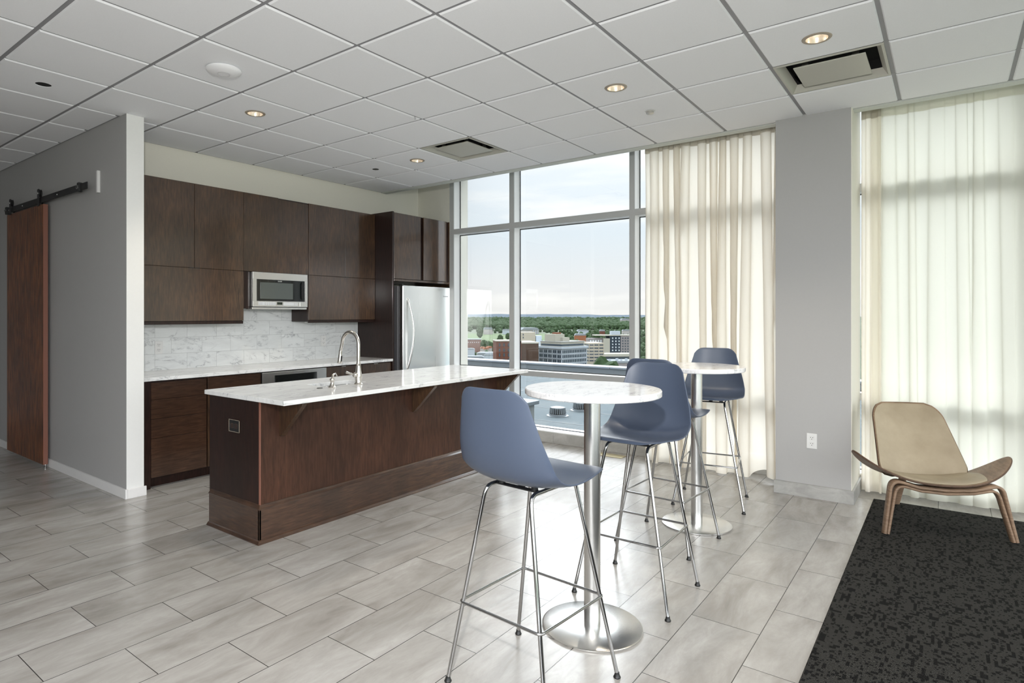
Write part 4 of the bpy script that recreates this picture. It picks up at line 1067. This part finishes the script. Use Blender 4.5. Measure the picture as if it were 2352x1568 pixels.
b = MB(); b.cyl((16.0, 11.1, ZR), .18, .18, .25, 20); b.build('cap', M['galv'], t, sm=40)
t = thing('roof_curb_box', 'square metal capped roof curb on the terrace beside the window mullion', 'roof curb', (9.55, 6.75, ZR))
b = MB(); b.box(9.05, 10.05, 6.33, 7.25, ZR, -.27, .01, 1); b.build('curb_wall', mat('curb_membrane', (.16, .175, .175), .6), t)
b = MB(); b.box(8.98, 10.12, 6.26, 7.32, -.27, -.19, .012, 1); b.build('cap', M['galv'], t)

# ------------------------------------------------------------------ outside: the town
ZG = -60.0
FW = (math.cos(YAW), math.sin(YAW)); RT = (math.sin(YAW), -math.cos(YAW))
def at(lat, dist):      # ground position: metres to the right of the view axis, metres away
    return FW[0]*dist+RT[0]*lat, FW[1]*dist+RT[1]*lat
def m_flat(name, c, v=.15, s_=.08, rough=.9):
    c = tuple(x*.55 for x in c); m = mat(name, c, rough, spec=.2); g = G(m); f = g.noise(g.co(), s_, 6, .7); g.base(g.mixc(f, tuple(x*(1-v) for x in c), tuple(min(1, x*(1+v)) for x in c))); return m
T = dict(
 white=m_flat('white_stone_facade', (.56, .62, .68), .06, .3), white_roof=m_flat('pale_roof', (.50, .50, .48)), cream=m_flat('cream_facade', (.62, .56, .45), .08),
 brick=m_flat('red_brick', (.20, .085, .06), .2, .5), brown=m_flat('brown_brick', (.12, .075, .055), .15, .4), dark=m_flat('dark_blue_facade', (.055, .075, .10), .1), conc=m_flat('grey_concrete', (.36, .33, .33), .1),
 slab=m_flat('pale_concrete', (.55, .53, .45), .06), win=mat('office_glass', (.035, .05, .065), .25), winl=mat('bright_window', (.50, .54, .56), .4), roofg=m_flat('grey_roof', (.34, .37, .40), .12), rust=m_flat('rusty_steel', (.25, .09, .05), .3, 1),
 orange=m_flat('orange_roof', (.42, .17, .09), .3), ground=m_flat('town_ground', (.10, .125, .075), .4, .004), grass=m_flat('mown_grass', (.125, .18, .07), .15, .01), far=m_flat('pale_house', (.55, .52, .50), .15))
b = MB(); b.box(-20000, 26000, -20000, 26000, ZG-2, ZG); struct(b.build('town_ground', T['ground']))
def bframe(name, label, lat, dist, ang, group=None):
    x, y = at(lat, dist); t = thing(name, label, 'building', (x, y, ZG), YAW-PI/2+ang, group); return t   # local +y points away from the camera, +x right
def bbox(par, name, m, x0, x1, y0, y1, z0, z1):
    b = MB(); b.box(x0, x1, y0, y1, z0-ZG, z1-ZG); return b.build(name, m, par, local=True)
PXM = lambda u, d: (u-1087.7)*d/1401.1
ZV = lambda v, d: CAMH+(723-v)*d/1401.1
def wingrid(par, xs, zs, w, h, m, face='f', c=0, dep=.25, sill=None):
    first = None
    for x in xs:
        for z in zs:
            if first is None:
                b = MB()
                if face == 'f': b.box(-w/2, w/2, -dep, .05, -h/2, h/2)
                else: b.box(-.05, dep, -w/2, w/2, -h/2, h/2)
                o = b.build('window', m, par, local=True); first = o
            else:
                o = first.copy(); COL.objects.link(o); o.parent = par
            o.location = (x, c, z-ZG) if face == 'f' else (c, x, z-ZG)
# 1 white office block, corner towards us
D = 400; t = bframe('white_office_building', 'white stone office block with rows of windows, cornice and stepped penthouse on its roof', PXM(1290, D), D, math.radians(42))
t.rotation_euler[2] = YAW-PI/2+math.radians(0)
a1 = math.radians(40)     # right face runs to the right and away at this angle
t.rotation_euler[2] = YAW-PI/2+a1
Wr, Wl = 25.5, 21.5
zc = ZV(800, D)
bbox(t, 'facade', T['white'], 0, Wr, 0, Wl, ZG, zc)
bbox(t, 'cornice', T['white'], -.9, Wr+.9, -.9, Wl+.9, zc-.4, zc+.9)
bbox(t, 'attic', T['slab'], 1.2, Wr-1.2, 1.2, Wl-1.2, zc+.9, ZV(787, D)+.2)
bbox(t, 'roof', T['white_roof'], .8, Wr-.8, .8, Wl-.8, ZV(787, D)+.2, ZV(785.5, D)+.2)
p = bbox(t, 'penthouse', T['slab'], 1.0, 10, 6.5, 16, ZV(785, D), ZV(768, D)); bbox(t, 'penthouse', T['slab'], 6.5, 13, 4.5, 10, ZV(785, D), ZV(776, D))
bbox(t, 'roof_ladder_frame', T['rust'], 5, 9.5, 9, 13, ZV(768, D), ZV(764.5, D))
rows = [zc-2.3-3.1*k for k in range(4)]
wingrid(t, [1.3+k*1.74 for k in range(14)], rows, .95, 1.9, T['win'], 'f', -.0)
wingrid(t, [1.2+(k//2)*4.1+(k % 2)*1.7 for k in range(10)], rows, 1.25, 1.9, T['win'], 's', 0.0)
for o in list(t.children):
    if o.name.startswith('window') and abs(o.location.x) < .01: o.location.x = -.2
bbox(t, 'attic_window_band', T['win'], 1.1, Wr-2, 1.1, Wl-2, zc+1.3, zc+2.6)
for k in range(4): bbox(t, 'string_course', T['white'], -.25, Wr+.25, -.25, Wl+.25, zc-4.0-3.1*k, zc-3.75-3.1*k)
# 2 brown block left of it with a cream upper building behind
D = 385; t = bframe('brown_office_building', 'dark brown flat-roofed block directly left of the white stone office block', PXM(1205, D), D, .12)
bbox(t, 'facade', T['brown'], -6, 9.0, 0, 26, ZG, ZV(789, D)); bbox(t, 'roof', T['slab'], -6.3, 9.3, -.3, 26, ZV(789, D), ZV(786, D))
D = 470; t = bframe('cream_tower_block', 'cream block with blank walls rising behind the brown flat-roofed building', PXM(1190, D), D, .1)
bbox(t, 'facade', T['cream'], 0, 13.5, 0, 16, ZG, ZV(763, D)); bbox(t, 'service_wing', mat('blue_grey_cladding', (.38, .44, .50), .6), 14, 18.5, 0, 9, ZG, ZV(771, D))
wingrid(t, [4.0], [ZV(775, D), ZV(768, D)], .8, 1.2, T['win'], 'f', 0)
# 3 brick building left pane
D = 360; t = bframe('brick_warehouse', 'tall red brick building with arched window rows, seen left of the mullion', PXM(1140, D), D, .10)
bbox(t, 'facade', T['brick'], 0, 15, 0, 15, ZG, ZV(784, D)); bbox(t, 'parapet_cap', T['slab'], -.3, 15.3, -.3, 15.3, ZV(784, D), ZV(782, D))
wingrid(t, [1.9, 4.6, 7.3, 10, 12.7], [ZV(792, D), ZV(804, D), ZV(815, D), ZV(827, D)], .9, 2.0, T['win'], 'f', 0)
# 4 striped parking structure
D = 430; t = bframe('parking_garage', 'cream parking garage with dark horizontal openings right of the white office block', PXM(1352, D), D, .10)
bbox(t, 'deck', T['cream'], 0, 11.2, 0, 20, ZG, ZV(787.5, D))
for k in range(6): bbox(t, 'opening', T['win'], -.05, 11.25, -.1, 18, ZV(793.5+k*7.2, D), ZV(790.7+k*7.2, D))
for k in range(4): bbox(t, 'pier', T['cream'], .1+k*3.5, .6+k*3.5, -.25, 0, ZG, ZV(788, D))
# 5 tower with dark and grey bays
D = 560; t = bframe('apartment_tower', 'dark and grey apartment tower with a white rooftop box, right edge of the view', PXM(1386, D), D, .05)
bbox(t, 'stair_slab', T['slab'], 0, 6.0, 0, 14, ZG, ZV(777, D)); bbox(t, 'dark_bay', T['dark'], 5.8, 16.2, .5, 14, ZG, ZV(771, D)); bbox(t, 'grey_bay', T['conc'], 16.2, 32, 0, 14, ZG, ZV(771, D))
bbox(t, 'roof_slab', T['slab'], -7.0, 32.3, -.4, 14.4, ZV(771, D), ZV(769, D)); bbox(t, 'rooftop_box', T['white'], 8.2, 16.6, 3, 9, ZV(769, D), ZV(760.5, D))
bbox(t, 'low_wing', T['conc'], -13, 0, 2, 14, ZG, ZV(777, D))
wingrid(t, [8.6, 11.6, 14.6], [ZV(776.5+k*7.0, D) for k in range(7)], .9, 1.3, T['winl'], 'f', .5, dep=.7)
wingrid(t, [18, 20.4, 22.8, 25.2], [ZV(776.5+k*6.2, D) for k in range(7)], 1.1, 1.2, T['win'], 'f', 0)
wingrid(t, [-11.4, -9, -6.6, -4.2, -1.8], [ZV(783+k*4.6, D) for k in range(3)], 1.2, 1.4, T['winl'], 'f', 2, dep=.3)
# 6 low buildings in front of the tower
D = 500; t = bframe('long_low_building', 'long low building with pale flat roof and dark glass band in front of the tower', PXM(1388, D), D, .08)
bbox(t, 'glass_band', T['win'], 0, 24, 0, 14, ZG, ZV(818.5, D)); bbox(t, 'roof', T['slab'], -1, 25, -1, 15, ZV(818.5, D), ZV(812.5, D))
D = 380; t = bframe('low_grey_building', 'low grey roofed building with rooftop equipment just above the parapet, right', PXM(1395, D), D, .06)
bbox(t, 'walls', T['conc'], 0, 20, 0, 16, ZG, ZV(834, D)); bbox(t, 'roof', T['roofg'], -.3, 20.3, -.3, 16.3, ZV(834, D), ZV(829, D))
for k, (x, s_) in enumerate(((2, 1.0), (6.5, 1.4), (9.5, .9), (12.5, 1.3))): bbox(t, 'rooftop_unit', T['white'], x, x+s_, 3, 4.5, ZV(829, D), ZV(829, D)+s_)
# 7 long pale barn like hall
D = 1900; t = bframe('gabled_hall', 'long grey gable-roofed hall with white end columns beside the green field', PXM(1199, D), D, .25)
bbox(t, 'walls', T['far'], 0, 56, 0, 40, ZG, ZV(757.5, D))
b = MB(); b.prism([(0, 0), (60, 0), (50, 7), (8, 7)], 0, 44, Matrix(((1, 0, 0, -2), (0, 0, 1, -2), (0, 1, 0, ZV(757.5, D)-ZG), (0, 0, 0, 1)))); b.build('roof', T['roofg'], t, local=True)
for k in range(3): bbox(t, 'column', T['white'], 36+k*7, 38.5+k*7, -1.5, 0, ZG, ZV(757.5, D))
# 8 left pane: brick school, white sheds, orange roofed houses
D = 1000; t = bframe('long_brick_building', 'long low brick building below the green field at the left of the view', PXM(1062, D), D, .05)
bbox(t, 'walls', m_flat('pale_brick', (.30, .17, .14), .15), 0, 31, 0, 20, ZG, ZV(780, D)); bbox(t, 'roof', T['roofg'], -.5, 31.5, -.5, 20.5, ZV(780, D), ZV(778.6, D))
wingrid(t, [3+k*3.4 for k in range(8)], [ZV(786, D)], 1.3, 1.3, T['winl'], 'f', 0)
rnd = random.Random(4)
for k, (u0, u1, v0, v1, D, mm, lb) in enumerate((
  (1062, 1090, 800, 806, 830, 'white', 'small white flat building in front of the long brick building'),
  (1096, 1138, 809, 816, 700, 'roofg', 'wide shed with shining blue-grey roof near the red brick building'),
  (1062, 1112, 818, 826, 600, 'white', 'long white shed just above the parapet on the left'),
  (1112, 1139, 813, 822, 590, 'white', 'white walled shed beside the red brick building'),
  (1320, 1346, 766, 780, 1350, 'orange', 'rust coloured house with grey roof behind the white block penthouse'),
  (1327, 1352, 757, 764, 1900, 'white', 'pale green-white building among trees right of the penthouse'),
  (1309, 1333, 735.5, 739, 6500, 'white', 'distant long white building in the woods near the horizon'),
  (1428, 1446, 731, 743, 4200, 'far', 'distant pink-beige apartment block near the right mullion'),
  (1112, 1132, 752, 766, 1900, 'far', 'pale house half hidden by trees above the green field'),
  (1154, 1172, 756, 763, 1900, 'white', 'white house among trees right of the green field'),
  (1378, 1390, 757, 768, 1700, 'brick', 'small brick house among trees above the striped garage'),
  (1430, 1448, 757, 765, 1600, 'far', 'grey gabled house among trees above the tower'))):
    t = bframe('distant_building', lb, PXM(u0, D), D, rnd.uniform(-.1, .2)); w = (u1-u0)*D/1401.1; zt = ZV(v0, D); h = (v1-v0)*D/1401.1
    bbox(t, 'walls', T[mm], 0, w, 0, w*.6, ZG, zt-h*.3)
    b = MB(); z_ = zt-h*.3-ZG; b.prism([(-.02*w, 0), (1.02*w, 0), (.9*w, h*.3), (.1*w, h*.3)], -.02*w, w*.62, Matrix(((1, 0, 0, 0), (0, 0, 1, 0), (0, 1, 0, z_), (0, 0, 0, 1)))); b.build('roof', T['roofg' if mm != 'roofg' else 'white'], t, local=True)
for k, (u, v, D) in enumerate(((1104, 797, 900), (1112, 799, 870), (1121, 796, 900))):
    t = bframe('orange_roofed_house', ('orange roofed house left of the red brick building, leftmost of three', 'orange roofed house, middle one of three left of the red brick building', 'orange roofed house nearest the red brick building, rightmost of three')[k], PXM(u, D), D, .1+.2*k, 'orange roofed houses')
    bbox(t, 'walls', T['far'], 0, 7, 0, 6, ZG, ZV(v+3, D)); b = MB(); b.prism([(-.5, 0), (7.5, 0), (6, 2.4), (1, 2.4)], -.5, 6.5, Matrix(((1, 0, 0, 0), (0, 0, 1, 0), (0, 1, 0, ZV(v+3, D)-ZG), (0, 0, 0, 1)))); b.build('roof', T['orange'], t, local=True)
# field
def quadfield(name, pts, m, z):
    b = MB(); vs = [b.bm.verts.new((*at(l_, d_), z)) for l_, d_ in pts]; b.bm.faces.new(vs); return struct(b.build(name, m))
quadfield('grass_field', [(PXM(1030, 1330), 1330), (PXM(1262, 1330), 1330), (PXM(1262, 2000), 2000), (PXM(1030, 2000), 2000)], T['grass'], ZG+.6)
# trees
def m_leaf(name, a, c):
    m = mat(name, a, .9, spec=.1); g = G(m); f = g.noise(g.co(), .12, 6, .7); f2 = g.noise(g.co(), .006, 3, .6)
    g.base(g.mixc(f2, g.ramp(f, [(.3, a), (.7, c)]), tuple(x*1.25 for x in a))); return m
M['leaf'] = m_leaf('woodland_leaves', (.016, .032, .013), (.045, .070, .028))
M['leaf2'] = m_leaf('far_woodland_leaves', (.022, .045, .036), (.042, .072, .050))
M['hill'] = m_flat('haze_tinted_hills', (.030, .068, .105), .12, .0006)  # blue of the distance haze is put into the base colour
import mathutils
def blobs(name, spots, m, seed):
    """many low tree crowns as one mesh"""
    rnd = random.Random(seed)
    bm = bmesh.new(); bmesh.ops.create_icosphere(bm, subdivisions=1, radius=1); bv = np.array([v.co[:] for v in bm.verts]); bf = np.array([[v.index for v in f.verts] for f in bm.faces]); bm.free()
    V = []; F = []; n = 0
    for x, y, r, h in spots:
        j = np.array([[rnd.uniform(.75, 1.2)] for _ in range(len(bv))]); q = bv*j*np.array([r, r, h]); q += np.array([x, y, ZG+h*.6]); V.append(q); F.append(bf+n); n += len(bv)
    V = np.concatenate(V); F = np.concatenate(F)
    me = bpy.data.meshes.new(name); me.from_pydata(V.tolist(), [], F.tolist()); smooth(me); me.materials.append(m)
    o = bpy.data.objects.new(name, me); COL.objects.link(o); return o
rnd = random.Random(12); near = []; far = []
for k in range(2600):
    u = rnd.uniform(1020, 1560); v = 728.5+rnd.random()**1.3*28
    D = 1401.1*(CAMH-ZG)/(v-723)
    if 1330 < D < 2050 and u < 1264: continue
    r = 7+D*.0028*rnd.uniform(.6, 1.4); x, y = at(PXM(u, D), D)
    near.append((x, y, r, rnd.uniform(9, 15)+D*.0009))
for k in range(800):
    D = rnd.uniform(750, 2600); u = rnd.uniform(1040, 1560)
    if u < 1264 and 1280 < D < 2050: continue
    x, y = at(PXM(u, D), D); near.append((x, y, rnd.uniform(5, 9), rnd.uniform(6, 10)))
WOOD = near
def ridge(name, D, z0, amp, seed, w=2500):
    rnd = random.Random(seed); n = 160; ph = [rnd.uniform(0, 6) for _ in range(5)]; vs = []; fs = []
    for i in range(n+1):
        l_ = -D*.25+D*.75*i/n; hgt = z0+amp*sum(math.sin(l_/D*f_+p_)/(1+.5*q) for q, (f_, p_) in enumerate(zip((9, 21, 47, 90, 170), ph)))
        for dd, z in ((D-w, ZG-1), (D-w*.5, ZG+(hgt-ZG)*.6), (D, hgt), (D+w, ZG-1)): vs.append((*at(l_, dd), z))
    for i in range(n):
        for k in range(3): a = i*4+k; fs.append((a, a+1, a+5, a+4))
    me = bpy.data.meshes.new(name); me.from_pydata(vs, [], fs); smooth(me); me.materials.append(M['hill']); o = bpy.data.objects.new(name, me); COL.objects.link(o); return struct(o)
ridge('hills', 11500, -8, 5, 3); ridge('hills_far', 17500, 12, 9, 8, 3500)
def tree(u, D, v_top, label):
    x, y = at(PXM(u, D), D); ht = ZV(v_top, D)-ZG; r = 4.5*max(.8, ht/16); t = thing('tree', label, 'tree', (x, y, ZG))
    rnd = random.Random(int(u)); bm = bmesh.new(); bmesh.ops.create_icosphere(bm, subdivisions=3, radius=1)
    for v in bm.verts:
        n_ = mathutils.noise.noise(v.co*2.2+Vector((u, 0, 0)))*.35+mathutils.noise.noise(v.co*6)*.15; v.co *= 1+n_; v.co.x *= r; v.co.y *= r; v.co.z = v.co.z*ht*.38+ht*.62
    me = bpy.data.meshes.new('crown'); bm.to_mesh(me); bm.free(); me.materials.append(M['leaf']); o = bpy.data.objects.new('crown', me); COL.objects.link(o); o.parent = t
    b = MB(); b.cyl((0, 0, 0), .35, 0, ht*.5, 10, .2); b.build('trunk', T['brown'], t, local=True)
for u, D, v, lb in ((1113, 960, 781, 'green tree right of the long brick building'), (1128, 930, 785, 'green tree directly left of the red brick building top'), (1149, 1250, 768, 'dark round tree rising above the red brick building'), (1167, 1400, 764, 'dark tree beside the mullion above the brick building'), (1390, 350, 823, 'bright green street tree at the foot of the striped garage'), (1102, 1500, 757, 'dark tree at the left end of the green field'), (1368, 1250, 758, 'round green tree above the striped parking garage')):
    tree(u, D, v, lb)

# the woodland canopy, kept clear of the houses and the single trees
clear = []
for o in COL.objects:
    if o.parent is None and o.get('category') in ('building', 'tree'):
        far_ = math.hypot(o.location.x, o.location.y)
        if far_ > 650:
            ext = max([max(abs(v[0]) for v in ch.bound_box) for ch in o.children] + [5])
            c_, s_ = math.cos(o.rotation_euler.z), math.sin(o.rotation_euler.z)
            clear.append((o.location.x+c_*ext/2, o.location.y+s_*ext/2, ext*.75+8))
keep = [w for w in WOOD if all(math.hypot(w[0]-c[0], w[1]-c[1]) > c[2]+w[2]*1.2 for c in clear)]
tag(blobs('woodland', keep, M['leaf'], 1), 'broad green woodland canopy beyond the town stretching to the horizon', 'woodland', kind='stuff')
